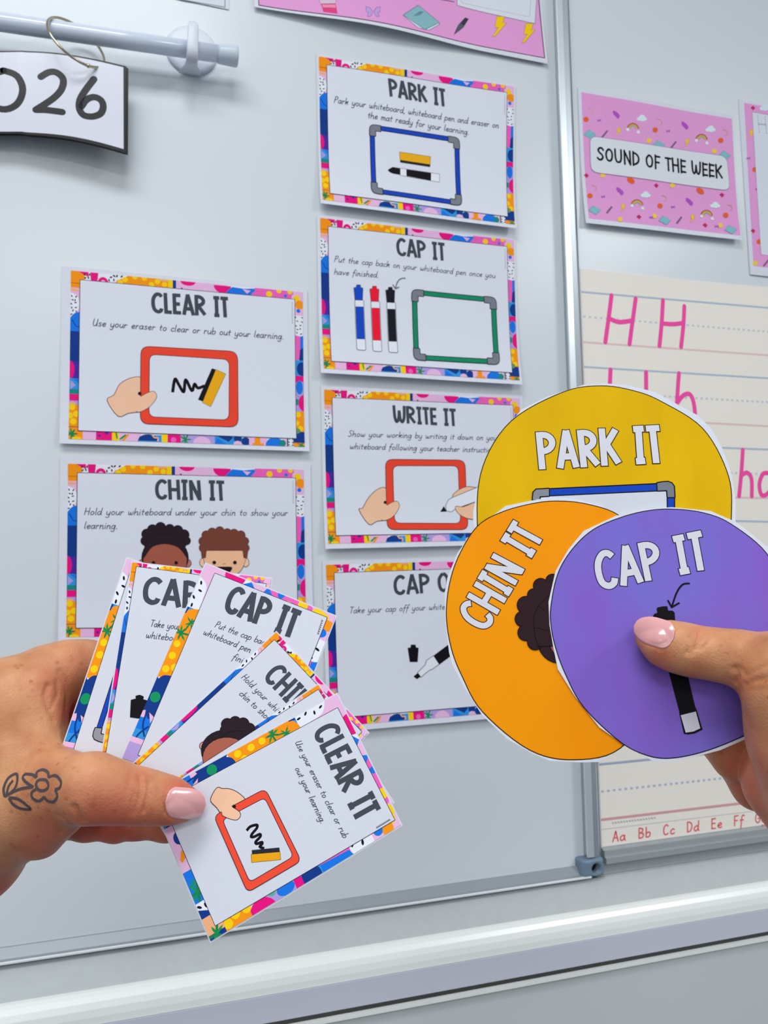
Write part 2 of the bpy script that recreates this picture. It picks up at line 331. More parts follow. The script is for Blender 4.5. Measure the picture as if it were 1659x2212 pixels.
def border(sh, PW, PH, b, kind, uv=None, us=1.0):
    ds = 1 if us == 1.0 else (1.75 if kind == 1 else 1.5)
    """collage print around a card; kind 1 has the orange corner, kind 2 the pink one"""
    f = uv or (lambda x, y: (x, y)); part = 'printed_border'
    def put(poly, c):
        q = clip_rect(poly, 0, 0, PW, PH)
        if len(q) > 2: sh.add(part, [f(*p) for p in q], c)
    def R(x0, y0, x1, y1, c): put([(x0, y0), (x1, y0), (x1, y1), (x0, y1)], c)
    put([(0, 0), (PW, 0), (PW, PH), (0, PH)], WHT)
    q = b*1.35
    if kind == 1:
        # left side, top to bottom
        def L(a, c, cc): R(0, a*PH, q, c*PH, cc)
        L(0, .10, ORG); L(.10, .36, PNK); put(circ(b*.35, .115*PH, b*.5, b*.16), PCH)
        put(spl([(0, .13*PH), (b*.7, .15*PH), (b*.95, .20*PH), (b*.55, .26*PH), (0, .29*PH)], 4)+[(0, .13*PH)], WHT)
        dashes(sh, put, 0, .14*PH, b*.75, .27*PH, 9, b*.22*ds, 3)
        put(spl([(0, .28*PH), (b*.5, .25*PH), (q, .24*PH)], 3)+[(q, .38*PH), (0, .38*PH)], BLU); sh.stroke(part, [f(b*.15, .29*PH), f(b*.6, .33*PH), f(b*.95, .335*PH)], b*.09*us, NVY, False)
        L(.36, .54, NVY); L(.54, .645, IND); put(arc(0, .59*PH, b*.5, PH*.055, -90, 90), MAG)
        L(.64, .71, LBL); put([(b*.1, .65*PH), (b*.65, .68*PH), (b*.1, .705*PH)], LAV); put([(b*.4, .645*PH), (b, .64*PH), (b*.95, .67*PH)], BLU)
        L(.705, .735, TEA); L(.733, .775, MAG); L(.772, .80, LAV); put(circ(b*.3, .79*PH, b*.4, b*.2), PCH)
        L(.795, .93, ORG)
        for x, y in ((.3, .81), (.75, .85), (.45, .895), (.1, .86)): put(circ(b*x, y*PH, b*.34, b*.34, 14), YEL)
        L(.925, 1, (15, 75, 95)); 
        # bottom
        def Bt(a, c, cc): R(a*PW, PH-q, c*PW, PH, cc)
        Bt(.0, .06, ORG); palm(put, .012*PW, PH-b*.55, b*.95, 4); put(circ(b*.8, PH-b*.1, b*.5, b*.2), YEL)
        Bt(.055, .11, PNK); Bt(.108, .172, MAG); put(circ(.122*PW, PH-b*.5, b*.14), IND); put(circ(.15*PW, PH-b*.85, b*.2), IND)
        Bt(.172, .20, YEL); put([(.185*PW, PH-b*.9), (.19*PW, PH-b*.2), (.196*PW, PH-b*.2), (.192*PW, PH-b*.9)], GRN)
        Bt(.20, .29, PNK); put([(.21*PW, PH), (.235*PW, PH-b*.8), (.242*PW, PH-b*.7), (.222*PW, PH)], ORG); put([(.2*PW, PH-b*.2), (.225*PW, PH-b*.75), (.232*PW, PH-b*.65), (.208*PW, PH-b*.1)], GRN)
        put([(.275*PW, PH), (.285*PW, PH-b*.6), (.31*PW, PH-b*.7), (.38*PW, PH-b*.8), (.38*PW, PH)], LBL); put(arc(.32*PW, PH-b*.1, b*1.1, b*.75, 180, 360), NVY)
        Bt(.275, .31, WHT) if False else None
        sh.stroke(part, [f(*p) for p in spl([(.335*PW, PH-b*.85), (.345*PW, PH-b*.5), (.36*PW, PH-b*.45), (.358*PW, PH-b*.08)], 4)], b*.16*us, PCH, False)
        Bt(.375, .402, YEL); Bt(.40, .47, MAG); put(circ(.425*PW, PH-b*.3, b*.3, b*.3), HPK)
        Bt(.455, .60, LAV); palm(put, .475*PW, PH-b*.4, b*.75, 11); put(arc(.545*PW, PH, b*1.0, b*.8, 180, 360), PNK)
        Bt(.60, .72, LBL); put([(.605*PW, PH-b), (.66*PW, PH-b*.3), (.68*PW, PH-b*.8), (.67*PW, PH-b)], NVY); put([(.60*PW, PH), (.61*PW, PH-b*.7), (.65*PW, PH)], BLU)
        put(circ(.70*PW, PH-b*.7, b*.45), NVY); put(circ(.735*PW, PH-b*.4, b*.5), NVY); put(arc(.70*PW, PH, b*.5, b*.45, 180, 360), PNK)
        Bt(.75, .83, PNK); Bt(.775, .80, ORG); R(.765*PW, PH-b*.25, .815*PW, PH, ORG)
        put(arc(.865*PW, PH, b*1.1, b*1.0, 180, 360), BLU); Bt(.90, .925, PNK); put(circ(.9*PW, PH-b*.35, b*.4), TEA); R(.92*PW, PH-q, .926*PW, PH, (15, 60, 70))
        Bt(.926, .94, WHT); dashes(sh, put, .926*PW, PH-b, .955*PW, PH, 3, b*.2*ds, 7); Bt(.95, 1, ORG); put(circ(.965*PW, PH-b*.8, b*.35), YEL); palm(put, .985*PW, PH-b*.15, b*.6, 2)
        # top
        R(0, 0, .055*PW, q, ORG)
        put([(.03*PW, 0), (.07*PW, 0), (.072*PW, b*.5), (.05*PW, b*.3)], MAG); put([(.078*PW, 0), (.11*PW, 0), (.105*PW, q), (.082*PW, q)], MAG); put(arc(.13*PW, b*1.05, b*.55, b*.65, 180, 360), MAG); put(arc(.13*PW, b*1.05, b*.25, b*.3, 180, 360), PNK)
        dashes(sh, put, .05*PW, 0, .08*PW, b, 3, b*.22*ds, 21); dashes(sh, put, .15*PW, 0, .215*PW, b*.9, 5, b*.24*ds, 23)
        put([(.165*PW, q), (.19*PW, b*.6), (.215*PW, b*.3), (.23*PW, 0), (.42*PW, 0), (.42*PW, q)], ORG)
        for x, y in ((.22, .45), (.26, .05), (.30, .1), (.33, .75), (.355, .35), (.385, .6), (.20, .85)): put(circ(x*PW, y*b, b*.3), YEL)
        R(.362*PW, 0, .40*PW, b*.25, PCH); R(.40*PW, 0, .422*PW, q, YEL); R(.42*PW, 0, .434*PW, q, NVY)
        R(.434*PW, 0, .66*PW, q, PNK); put(arc(.485*PW, 0, b*.85, b*.5, 0, 180), MAG); R(.455*PW, b*.8, .462*PW, b, BLK); put(arc(.635*PW, b*.1, b*1.0, b*.9, 0, 180), MAG)
        put([(.65*PW, q), (.655*PW, b*.7), (.68*PW, b*.15), (.73*PW, b*.25), (.78*PW, b*.1), (.78*PW, q)], BLU); put([(.725*PW, b*.3), (.745*PW, b*.8), (.762*PW, b*.4)], PNK)
        put([(.75*PW, q), (.775*PW, b*.5), (.80*PW, b*.3), (.95*PW, b*.2), (.95*PW, q)], HPK); R(.78*PW, 0, .955*PW, b*.35, HPK)
        put(circ(.845*PW, b*.6, b*.36), YEL); put(circ(.89*PW, b*.1, b*.3), YEL); put(circ(.92*PW, b*.65, b*.2), BLU); put(circ(.94*PW, b*.1, b*.3), YEL); R(.955*PW, 0, PW, q*.6, PNK)
        # right
        def Rt(a, c, cc): R(PW-q, a*PH, PW, c*PH, cc)
        Rt(.03, .16, PNK); put(circ(PW-b*.75, .045*PH, b*.4), YEL); put(circ(PW-b*.4, .085*PH, b*.55), ORG); put(circ(PW-b*.55, .125*PH, b*.24), BLU)
        Rt(.155, .295, WHT); dashes(sh, put, PW-b, .16*PH, PW, .28*PH, 9, b*.22*ds, 31)
        put([(PW-q, .28*PH), (PW-b*.35, .29*PH), (PW-b*.3, .43*PH), (PW-q, .46*PH)], HPK); put([(PW-b*.35, .29*PH), (PW, .285*PH), (PW, .45*PH), (PW-b*.4, .44*PH)], BLU); put([(PW-b*.4, .38*PH), (PW, .36*PH), (PW, .46*PH), (PW-b*.5, .46*PH)], NVY)
        Rt(.445, .55, LBL); put(circ(PW-b*.15, .50*PH, b*.65, PH*.045), NVY); Rt(.545, .60, MAG); put(circ(PW-b*.4, .63*PH, b*.8, PH*.05), LAV); put(circ(PW-b*.5, .62*PH, b*.42, PH*.045), BLU)
        Rt(.68, .78, LAV); put(circ(PW-b*.8, .715*PH, b*.35, PH*.02), TEA); put(circ(PW+b*.1, .72*PH, b*.75, PH*.055), MAG)
        Rt(.775, .92, ORG); 
        for x, y in ((.7, .795), (.9, .85), (.45, .885)): put(circ(PW-b*x, y*PH, b*.33), YEL)
        Rt(.905, .975, NVY); put(circ(PW-b*.95, .90*PH, b*.5, b*.35), (110, 150, 90))
    else:
        def L(a, c, cc): R(0, a*PH, q, c*PH, cc)
        put([(0, 0), (.3*PW, 0), (.3*PW, q), (q, q), (q, .2*PH), (0, .1*PH)], PNK)
        put(spl([(0, .07*PH), (b*.75, .10*PH), (b*.95, .16*PH), (b*.7, .215*PH), (0, .24*PH)], 4)+[(0, .07*PH)], WHT)
        dashes(sh, put, 0, .08*PH, b*.8, .23*PH, 9, b*.2*ds, 3)
        L(.235, .27, LBL); put([(0, .255*PH), (b*.6, .235*PH), (q, .225*PH), (q, .5*PH), (0, .5*PH)], ORG); put([(b*.05, .238*PH), (b*.2, .236*PH), (b*.1, .27*PH), (0, .27*PH)], NVY)
        palm(put, b*.8, .305*PH, b*.6, 5); palm(put, b*.35, .37*PH, b*.75, 8)
        for x, y in ((.42, .425), (.45, .485), (.35, .55), (.95, .53)): put(circ(b*x, y*PH, b*.29, b*.29, 16), YEL)
        put([(0, .48*PH), (q, .48*PH), (q, .6*PH), (0, .6*PH)], ORG)
        for x, y in ((.45, .485), (.38, .555), (1.0, .535)): put(circ(b*x, y*PH, b*.3, b*.3, 16), YEL)
        put([(0, .60*PH)]+spl([(b*.15, .61*PH), (b*.5, .585*PH), (q, .575*PH)], 4)+[(q, .8*PH), (0, .8*PH)], NVY); put(circ(b*.5, .695*PH, b*.42), (15, 150, 95))
        put([(0, .80*PH), (b*.35, .78*PH), (b*.6, .80*PH), (q, .79*PH), (q, .92*PH), (0, .90*PH)], BLU); put([(b*.0, .77*PH), (b*.2, .765*PH), (b*.35, .80*PH), (0, .80*PH)], PNK); put([(b*.55, .77*PH), (b*1.1, .785*PH), (b*.95, .815*PH)], PNK); L(.855, .9, LBL)
        sh.stroke(part, [f(*p) for p in spl([(b*.35, .78*PH), (b*.45, .83*PH), (b*.95, .88*PH)], 4)], b*.14*us, NVY, False); sh.stroke(part, [f(*p) for p in spl([(b*.95, .83*PH), (b*.5, .87*PH), (b*.35, .895*PH)], 4)], b*.14*us, NVY, False)
        L(.895, 1, PNK); put([(0, .92*PH), (b*.8, .94*PH), (b*.9, PH), (0, PH)], LAV)
        # top
        put(arc(.235*PW, 0, b*.9, b*.85, 0, 180), MAG); put([(.29*PW, q), (.31*PW, b*.4), (.36*PW, 0), (.56*PW, 0), (.56*PW, q)], BLU); put([(.36*PW, 0), (.48*PW, 0), (.46*PW, b*.5), (.43*PW, b*.9), (.40*PW, b*.45)], PNK)
        put([(.50*PW, 0), (.74*PW, 0), (.74*PW, q), (.50*PW, q), (.54*PW, b*.5)], HPK); put(circ(.59*PW, 0, b*.3, b*.4), BLU)
        R(.74*PW, 0, PW, q, HPK); 
        for x, y in ((.66, .75), (.76, .2), (.87, .3)): put(circ(x*PW, y*b, b*.42), YEL)
        put([(.82*PW, 0), (PW, 0), (PW, q), (.93*PW, q), (.9*PW, b*.7)], PNK); put(circ(.81*PW, b*.65, b*.27), BLU); put(circ(.88*PW, b*.25, b*.42, b*.32), YEL)
        # right
        def Rt(a, c, cc): R(PW-q, a*PH, PW, c*PH, cc)
        Rt(.04, .15, PNK); put(circ(PW-b*.85, .035*PH, b*.45), YEL); put(circ(PW-b*.35, .065*PH, b*.6, b*.5), ORG); put(circ(PW-b*.55, .11*PH, b*.4), BLU)
        Rt(.145, .27, WHT); dashes(sh, put, PW-b, .15*PH, PW, .26*PH, 9, b*.24*ds, 31)
        Rt(.265, .42, HPK); put([(PW-b*.45, .27*PH), (PW, .26*PH), (PW, .45*PH), (PW-b*.6, .45*PH)], BLU)
        Rt(.42, .53, LBL); put(circ(PW-b*.2, .475*PH, b*.8, PH*.05), NVY); Rt(.52, .56, MAG); Rt(.56, .70, LAV); put(circ(PW-b*.45, .605*PH, b*.48, PH*.045), BLU)
        put(circ(PW-b*.75, .67*PH, b*.3, PH*.02), (90, 180, 150)); put(circ(PW+b*.2, .735*PH, b*1.0, PH*.065), MAG); R(PW-q, .79*PH, PW, .93*PH, ORG)
        for x, y in ((.7, .80), (.75, .855), (.4, .90)): put(circ(PW-b*x, y*PH, b*.36), YEL)
        Rt(.92, 1, NVY)
        # bottom
        def Bt(a, c, cc): R(a*PW, PH-q, c*PW, PH, cc)
        Bt(.0, .16, LAV); Bt(.12, .24, LBL); put([(.16*PW, PH-b), (.24*PW, PH-b*.6), (.30*PW, PH), (.26*PW, PH), (.2*PW, PH-b*.45)], NVY); Bt(.24, .55, PNK); put(circ(.335*PW, PH-b*.75, b*.5, b*.42), NVY)
        put([(.40*PW, PH-b), (.46*PW, PH-b*.8), (.49*PW, PH-b*.3), (.47*PW, PH-b*.2), (.42*PW, PH-b*.5)], ORG); Bt(.55, .66, BLU); put([(.6*PW, PH-q), (.66*PW, PH-q), (.7*PW, PH-b*.3), (.62*PW, PH-b*.3)], TEA)
        Bt(.66, .80, BLU); palm(put, .70*PW, PH-b*.5, b*.9, 6); Bt(.76, .86, WHT); dashes(sh, put, .77*PW, PH-b, .86*PW, PH, 4, b*.22*ds, 17); put([(.84*PW, PH-b), (.90*PW, PH-b), (.88*PW, PH), (.80*PW, PH)], NVY)
        Bt(.86, .99, PCH); R(.97*PW, PH-q, PW, PH, NVY); palm(put, .98*PW, PH-b*.6, b*.9, 9)
# ------------------------------------------------------------------ the setting
wallm = M((208, 211, 210), .35, grain=3, name='wall_panel')
box('wall_back', (-3.5, .03, FLOOR), (3.5, .15, CEIL), M((205, 208, 208), .6, name='wall_paint'), kind='structure')
box('floor', (-3.5, -5, FLOOR-.05), (3.5, .15, FLOOR), M((96, 104, 116), .5, grain=6, name='floor_vinyl'), kind='structure')
# lower wall panel, its face lies proud of the board
def Zl(xp, yp, Y): return wall_pt(xp, yp, Y).z
XL, XR = -1.6, 1.9
alu = M((200, 205, 206), .36, .2, .5, grain=60, name='brushed_aluminium')
alul = M((248, 250, 246), .34, .1, .5, name='pale_aluminium')
alud = M((120, 124, 128), .45, .3, name='shaded_alu'.replace('shaded', 'grey'))
box('wall_lower', (XL, -.058, FLOOR), (XR, .03, Zl(600, 2232, -.058)), wallm, kind='structure', bevel=.002)
# long aluminium rail under the boards: extruded profile
def profile(name, pts, mats, parent, x0=XL, x1=XR, **kw):
    V = []; Fc = []; n = len(pts)
    for x in (x0, x1): V += [(x, y, z) for y, z in pts]
    for i in range(n): Fc.append((i, (i+1) % n, n+(i+1) % n, n+i))
    Fc += [tuple(range(n))[::-1], tuple(range(n, 2*n))]
    o = mesh(name, V, Fc, mats, None, parent, **kw); bm = bmesh.new(); bm.from_mesh(o.data); bmesh.ops.recalc_face_normals(bm, faces=bm.faces); bm.to_mesh(o.data); bm.free(); return o
zl1 = Zl(600, 1999, -.010); zl2 = Zl(600, 2071.6, -.044); zb = Zl(600, 2145, -.060); zf = Zl(600, 2206, -.062)
rail = thing('aluminium_rail', 'long brushed aluminium rail running under both whiteboards', 'rail', (.1, -.03, zf))
profile('ledge', [(.028, zl1), (-.010, zl1), (-.044, zl2), (-.044, zl2-.012), (.028, zl2-.012)], alu, rail)
lip = [(-.0442, zl2)]+[(-.0442-.0165*math.sin(t*math.pi/2/6), zl2+(zb-zl2)*(1-math.cos(t*math.pi/2/6))) for t in range(1, 7)]+[(-.0442, zb)]
o = profile('front_lip', lip, alul, rail, label='pale rounded front lip of the rail')
profile('face', [(-.044, zb-.0006), (-.062, zb-.0006), (-.062, zf), (-.044, zf)], M((214, 216, 228), .4, .1, name='rail_face'), rail)
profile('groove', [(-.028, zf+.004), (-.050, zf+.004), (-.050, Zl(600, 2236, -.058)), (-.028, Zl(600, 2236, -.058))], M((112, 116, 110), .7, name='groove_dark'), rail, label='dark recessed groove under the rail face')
zs = Zl(600, 2222, -.064)
profile('seam_strip', [(-.0585, zs), (-.0645, zs), (-.0645, zs-.004), (-.0585, zs-.006)], alul, rail)
# whiteboards
def board_mat(c, r):
    m = M(c, r, 0, .4, name='whiteboard_enamel')
    return m
xdl, xdr = wall_pt(1219, 650, 0).x, wall_pt(1252.2, 650, 0).x
wb = thing('whiteboard', 'large white enamel whiteboard on the left, carrying the instruction posters', 'whiteboard', (-.4, .01, zl1), None)
zt = Zl(600, 1961, -.0); TOP = 1.0
box('writing_surface', (XL, .0, zl1+.001), (xdl-.0004, .019, TOP), board_mat((222, 228, 232), .26), wb)
zm = Zl(600, 1986, -.012); ze = Zl(600, 1996.5, -.014)
profile('bottom_frame', [(.0195, zt), (-.003, zt), (-.012, zm), (-.0155, zm-.001), (-.0155, ze), (-.010, ze), (-.010, zl1+.0004), (.0195, zl1+.0004)], M((158, 164, 170), .4, .3, .5, name='frame_alu'), wb, XL, xdl-.0004)
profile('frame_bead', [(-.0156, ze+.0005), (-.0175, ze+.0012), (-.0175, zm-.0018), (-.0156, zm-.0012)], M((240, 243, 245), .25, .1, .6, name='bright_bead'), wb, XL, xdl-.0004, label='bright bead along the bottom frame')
wb2 = thing('whiteboard', 'second whiteboard to the right of the vertical divider, partly covered by lined paper', 'whiteboard', (1.2, .01, zl1))
zr = wall_pt(1306.5, 1829.7, 0).z
box('writing_surface', (xdr+.0008, .0, zl1+.001), (XR, .019, TOP), board_mat((222, 228, 232), .26), wb2)
zr1 = wall_pt(1306, 1837, -.006).z; zr2 = wall_pt(1306, 1852, -.009).z; zr3 = wall_pt(1306, 1866, -.010).z; zr4 = zl1+.0004
profile('bottom_frame', [(.0195, zr), (-.002, zr), (-.006, zr1), (-.0085, zr1), (-.009, zr2), (-.0125, zr2-.0005), (-.0125, zr3), (-.003, zr3-.001), (-.003, zr4), (.0195, zr4)], M((172, 178, 180), .4, .3, .5, name='frame_alu2'), wb2, xdr+.001, XR)
# divider: rounded vertical profile between the boards
dv = thing('board_divider', 'vertical aluminium strip joining the two whiteboards', 'frame', ((xdl+xdr)/2, 0, zl1+.02))
xa, xb_, xc_ = xdl, wall_pt(1230.5, 650, -.013).x, wall_pt(1252.2, 650, -.011).x
dpts = [(xa, .02), (xa, .0), (xa+.0015, -.006), (xa+.004, -.0105), (xb_-.002, -.013), (xb_+.004, -.0135), (xc_-.003, -.012), (xc_, -.0095), (xc_+.0005, 0), (xc_+.0005, .02)]
V = []; Fc = []
zc = wall_pt(1280, 1853, -.014).z
for z in (zc, TOP): V += [(x, y, z) for x, y in dpts]
n = len(dpts)
for i in range(n): Fc.append((i, (i+1) % n, n+(i+1) % n, n+i))
Fc += [tuple(range(n)), tuple(range(n, 2*n))[::-1]]
o = mesh('strip', V, Fc, M((196, 204, 210), .32, .75, .5, name='divider_alu'), None, dv)
xw0, xw1 = wall_pt(1224, 650, -.0137).x, wall_pt(1238, 650, -.0137).x
box('bead', (xw0, -.0158, zc+.001), (xw1, -.0125, TOP), M((232, 238, 240), .3, .6, .5, name='highlight_alu'), dv, .001, label='pale raised bead standing in for the highlight along the strip')  # pale ridge added as the bright highlight of the rounded strip
bm = bmesh.new(); bm.from_mesh(o.data); bmesh.ops.recalc_face_normals(bm, faces=bm.faces); bm.to_mesh(o.data); bm.free()
# corner cap with a screw hole
cbl = wall_pt(1256.5, 1898, -.016); ctr = wall_pt(1305, 1852, -.016)
capm = M((112, 134, 152), .35, name='grey_blue_plastic')
zc0 = max(cbl.z, zl1+.0006)
bm = bmesh.new()
xs0, xs1 = cbl.x, ctr.x; cxh, czh = (xs0*.36+xs1*.64), (zc0*.56+ctr.z*.44); rr = .0070
outer = rrect([(xs0, zc0), (xs1, zc0), (xs1, ctr.z), (xs0, ctr.z)], .004, 7)
outer = [tuple(np.array(outer[i])*(1-k/6)+np.array(outer[(i+1) % len(outer)])*k/6) for i in range(len(outer)) for k in range(6 if i % 8 == 7 else 1)]
ring = []
for (x, z) in outer:
    a = math.atan2(z-czh, x-cxh); ring.append((cxh+rr*math.cos(a), czh+rr*math.sin(a)))
lay = [[(x, .0, z) for x, z in outer], [(x, -.013, z) for x, z in outer], [(cxh+(x-cxh)*.86, -.0165, czh+(z-czh)*.86) for x, z in outer], [(x, -.0175, z) for x, z in [(cxh+(a-cxh)*1.35, czh+(b-czh)*1.35) for a, b in ring]], [(x, -.0165, z) for x, z in ring], [(x, -.004, z) for x, z in ring]]
V = [p for l in lay for p in l]; n = len(outer); Fc = []
for j in range(len(lay)-1):
    for i in range(n): Fc.append((j*n+i, j*n+(i+1) % n, (j+1)*n+(i+1) % n, (j+1)*n+i))
Fc.append(tuple((len(lay)-1)*n+i for i in range(n)))
o = mesh('corner_cap', V, Fc, capm, None, dv, True, label='grey-blue plastic corner cap with a round screw hole')
bm.free(); bm = bmesh.new(); bm.from_mesh(o.data); bmesh.ops.recalc_face_normals(bm, faces=bm.faces); bm.to_mesh(o.data); bm.free()
mesh('screw_recess', [(cxh+rr*.98*math.cos(a*.5236), -.0045, czh+rr*.98*math.sin(a*.5236)) for a in range(12)], [tuple(range(12))], M((15, 16, 18), .8), None, dv)
# ------------------------------------------------------------------ posters on the board
WN = Vector((0, -1, 0)); WX = Vector((1, 0, 0))
def wall_sheet(name, label, cat, tl, group=None, bend=None, off=.0015):
    s = Sheet(name, label, cat, wall_pt(*tl, -off), WN, WX, group, bend); return s
def sag(w, h, a, b_=0, c_=0):       # sheet edges lifting off the board: a bottom, b_ right, c_ gentle waves
    return (lambda u: c_*(1-math.cos(max(0, min(1, u/w))*9))*.5+b_*max(0, min(1.1, u/w))**3, lambda v: a*max(0, min(1.1, v/h))**4)
def quadmap(s, q, PW, PH):           # map print units onto the quad of photo corners
    a, b, c_, d = [np.array(p) for p in s.P(q)]
    return lambda x, y: tuple((a*(1-x/PW)+b*(x/PW))*(1-y/PH)+(d*(1-x/PW)+c_*(x/PW))*(y/PH))
PW, PH = .277, .2003
G = 'instruction posters on the whiteboard'
def poster(label, q, m, bend, inner=.0106):
    """q printed corners TL TR BR BL, m margins left top right bottom (photo px)"""
    s = wall_sheet('poster', label, 'poster', q[0], G, bend)
    f = quadmap(s, q, PW, PH); k = s.w(1, *q[0])
    ml, mt, mr, mb = [v*k for v in m]
    s.base([f(-ml, -mt), f(PW+mr, -mt), f(PW+mr, PH+mb), f(-ml, PH+mb)])
    border(s, PW, PH, .0106, 1, f)
    i = inner; e = .0007
    s.add('panel', [f(i-e, i-e), f(PW-i+e, i-e), f(PW-i+e, PH-i+e), f(i-e, PH-i+e)], (70, 62, 90)); s.add('panel', [f(i, i), f(PW-i, i), f(PW-i, PH-i), f(i, PH-i)], (228, 231, 242))
    # tiny credit line up the right margin, too small to read
    for j in range(13):
        y = .014+j*.0022; s.stroke('small_print', [f(PW-.0142, y), f(PW-.0128, y+.0008), f(PW-.0142, y+.0014)], .00035, (150, 155, 170))
    return s
def frame_icon(s, part, outer, t, colr, inner=None, corner=.16, lw=1.6, conv=None):
    """drawn lap whiteboard: coloured bars with grey corner pieces"""
    cv = conv; O = [np.array(p, float) for p in outer]; lwm = s.w(lw, *cv(outer[0]))
    def L(p): return s.px(*cv(p))
    def Q(a, b, r0, r1): return a+(b-a)*r0, a+(b-a)*r1
    c0 = sum(O)/4
    I = [p+(c0-p)*0 for p in O]
    # inner corners: offset by t along both neighbours
    for i in range(4):
        a = O[i-1]-O[i]; b = O[(i+1) % 4]-O[i]; I[i] = O[i]+a/np.linalg.norm(a)*t+b/np.linalg.norm(b)*t
    s.shape(part, [L(p) for p in rrect(O, t*1.2)], (25, 25, 32), lwm)
    s.add(part, [L(p) for p in rrect(O, t*1.2)], colr)
    s.shape(part, [L(p) for p in I], (228, 231, 242), lwm)
    for i in range(4):
        p, a, b = O[i], O[i-1], O[(i+1) % 4]; q = I[i]; ua = (a-p)/np.linalg.norm(a-p); ub = (b-p)/np.linalg.norm(b-p); l = t*2.3
        w_ = t*.12
        pr = rrect([p-ua*w_-ub*w_, p+ub*l-ua*w_, p+ub*l, p+ua*l], t*1.2)
        poly = [p-ub*w_+ua*l]+[tuple((1-k)**2*(p+ua*t*1.1-ub*w_)+2*k*(1-k)*(p-ua*w_-ub*w_)+k*k*(p+ub*t*1.1-ua*w_)) for k in (0, .25, .5, .75, 1)]+[p+ub*l-ua*w_, p+ub*l+ua*(t+w_), q+ua*w_+ub*w_, p+ua*l+ub*(t+w_)]
        s.shape(part, [L(tuple(v)) for v in poly], (128, 132, 142), lwm)
SKIN = (250, 200, 165); RED = (245, 72, 48)
def drawn_hand(s, part, pts, cv, lw=1.2): s.shape(part, [s.px(*cv(p)) for p in spl(pts, 3, True)], SKIN, s.w(lw, *cv(pts[0])), (60, 40, 45))
def red_board(s, part, outer, inner, cv, r, lw=1.3):
    l = s.w(lw, *cv(outer[0])); s.shape(part, [s.px(*cv(p)) for p in rrect(outer, r)], RED, l, (55, 20, 30)); s.shape(part, [s.px(*cv(p)) for p in rrect(inner, r*.75)], (228, 231, 242), l, (55, 20, 30))
def T_(s, txt, A, B, T, ref=None, sw=.17): lettering(s, 'title', txt, A, B, T, CAPS, sw, GREY, ref, tr=.045, jit=.08)
def Bd(s, txt, A, B, h, ref=None, up=(0, -1), c=INK):
    T = (A[0]+up[0]*h, A[1]+up[1]*h); lettering(s, 'body_text', txt, A, B, T, HAND, .09, c, ref, tr=.05, slant=.16)
def CV(k, ox, oy): return lambda p: (p[0]/k+ox, p[1]/k+oy)
# PARK IT poster
s = poster('instruction poster headed PARK IT, top of the right column, with a blue framed board', [(688.5, 122.4), (1108.8, 188.6), (1104.6, 491.6), (694, 437.6)], (5, 6, 5, 9), sag(PW, PH, .009, 0, .001))
T_(s, 'PARK IT', (841, 210), (963.2, 232), (838.3, 171)); Bd(s, 'Park your whiteboard, whiteboard pen and eraser on', (720.6, 222.8), (1075.9, 278.5), 14); Bd(s, 'the mat ready for your learning.', (793.2, 256.1), (1011.7, 292.4), 14)
c2 = CV(2.37, 540, 0); frame_icon(s, 'picture', [(613, 645), (1066, 712), (1070, 1062), (618, 998)], 23, (22, 70, 190), conv=c2)
g = lambda part, pts, c, lw=0: s.shape(part, [s.px(*c2(p)) for p in pts], c, s.w(lw, 900, 300) if lw else 0)
g('picture', [(762, 785), (920, 808), (916, 860), (766, 838)], (40, 36, 30), .8); g('picture', [(762, 785), (920, 808), (917, 848), (765, 826)], (245, 180, 25), .6)
g('picture', [(700, 878), (725, 863), (765, 870), (765, 905), (725, 898), (708, 890)], BLK); g('picture', [(764, 870), (965, 899), (962, 940), (764, 907)], WHT, .8); g('picture', [(795, 875), (922, 893), (920, 933), (795, 911)], BLK)
s.build()
# CAP IT poster
s = poster('instruction poster headed CAP IT with three markers and a green framed board', [(691.6, 471.1), (1108.2, 519.9), (1115.1, 825.2), (696.2, 799.6)], (7, 7, 6, 10), sag(PW, PH, .009, 0, .001))
T_(s, 'CAP IT', (856, 553), (961.4, 564.5), (854, 514)); Bd(s, 'Put the cap back on your whiteboard pen once you', (721.2, 566), (1068.4, 601.6), 13); Bd(s, 'have finished.', (721.2, 593.2), (816.7, 600.7), 13)
c4 = CV(3.318, 660, 450)
for (x, y, cc, dk) in ((376, 550, (15, 75, 200), 0), (490, 560, (250, 20, 55), 0), (603, 568, (22, 22, 32), 0)):
    g = lambda pts, c, lw=0: s.shape('picture', [s.px(*c4((x+(p[0])+(p[1])*.024, y+p[1]))) for p in pts], c, s.w(lw, 900, 600) if lw else 0, (70, 76, 92))
    g(rrect([(-27, 112), (33, 114), (33, 476), (-27, 472)], 10), WHT, 1.0)
    g([(-24, 160), (30, 162), (30, 395), (-24, 393)], cc, .6)
    g([(-12, 4), (12, 4), (14, 22), (30, 26), (24, 112), (-26, 110), (-32, 24), (-14, 22)], cc, 1.0)
s.stroke('picture', [s.px(*c4(p)) for p in spl([(710, 505), (680, 508), (655, 532), (640, 578)], 4)], s.w(2.2, 850, 600), (110, 118, 130)); s.stroke('picture', [s.px(*c4(p)) for p in [(622, 553), (640, 580), (664, 570)]], s.w(2.2, 850, 600), (110, 118, 130))
frame_icon(s, 'picture', [(762, 590), (1355, 648), (1369, 1125), (768, 1092)], 34, (20, 140, 100), conv=c4)
s.build()
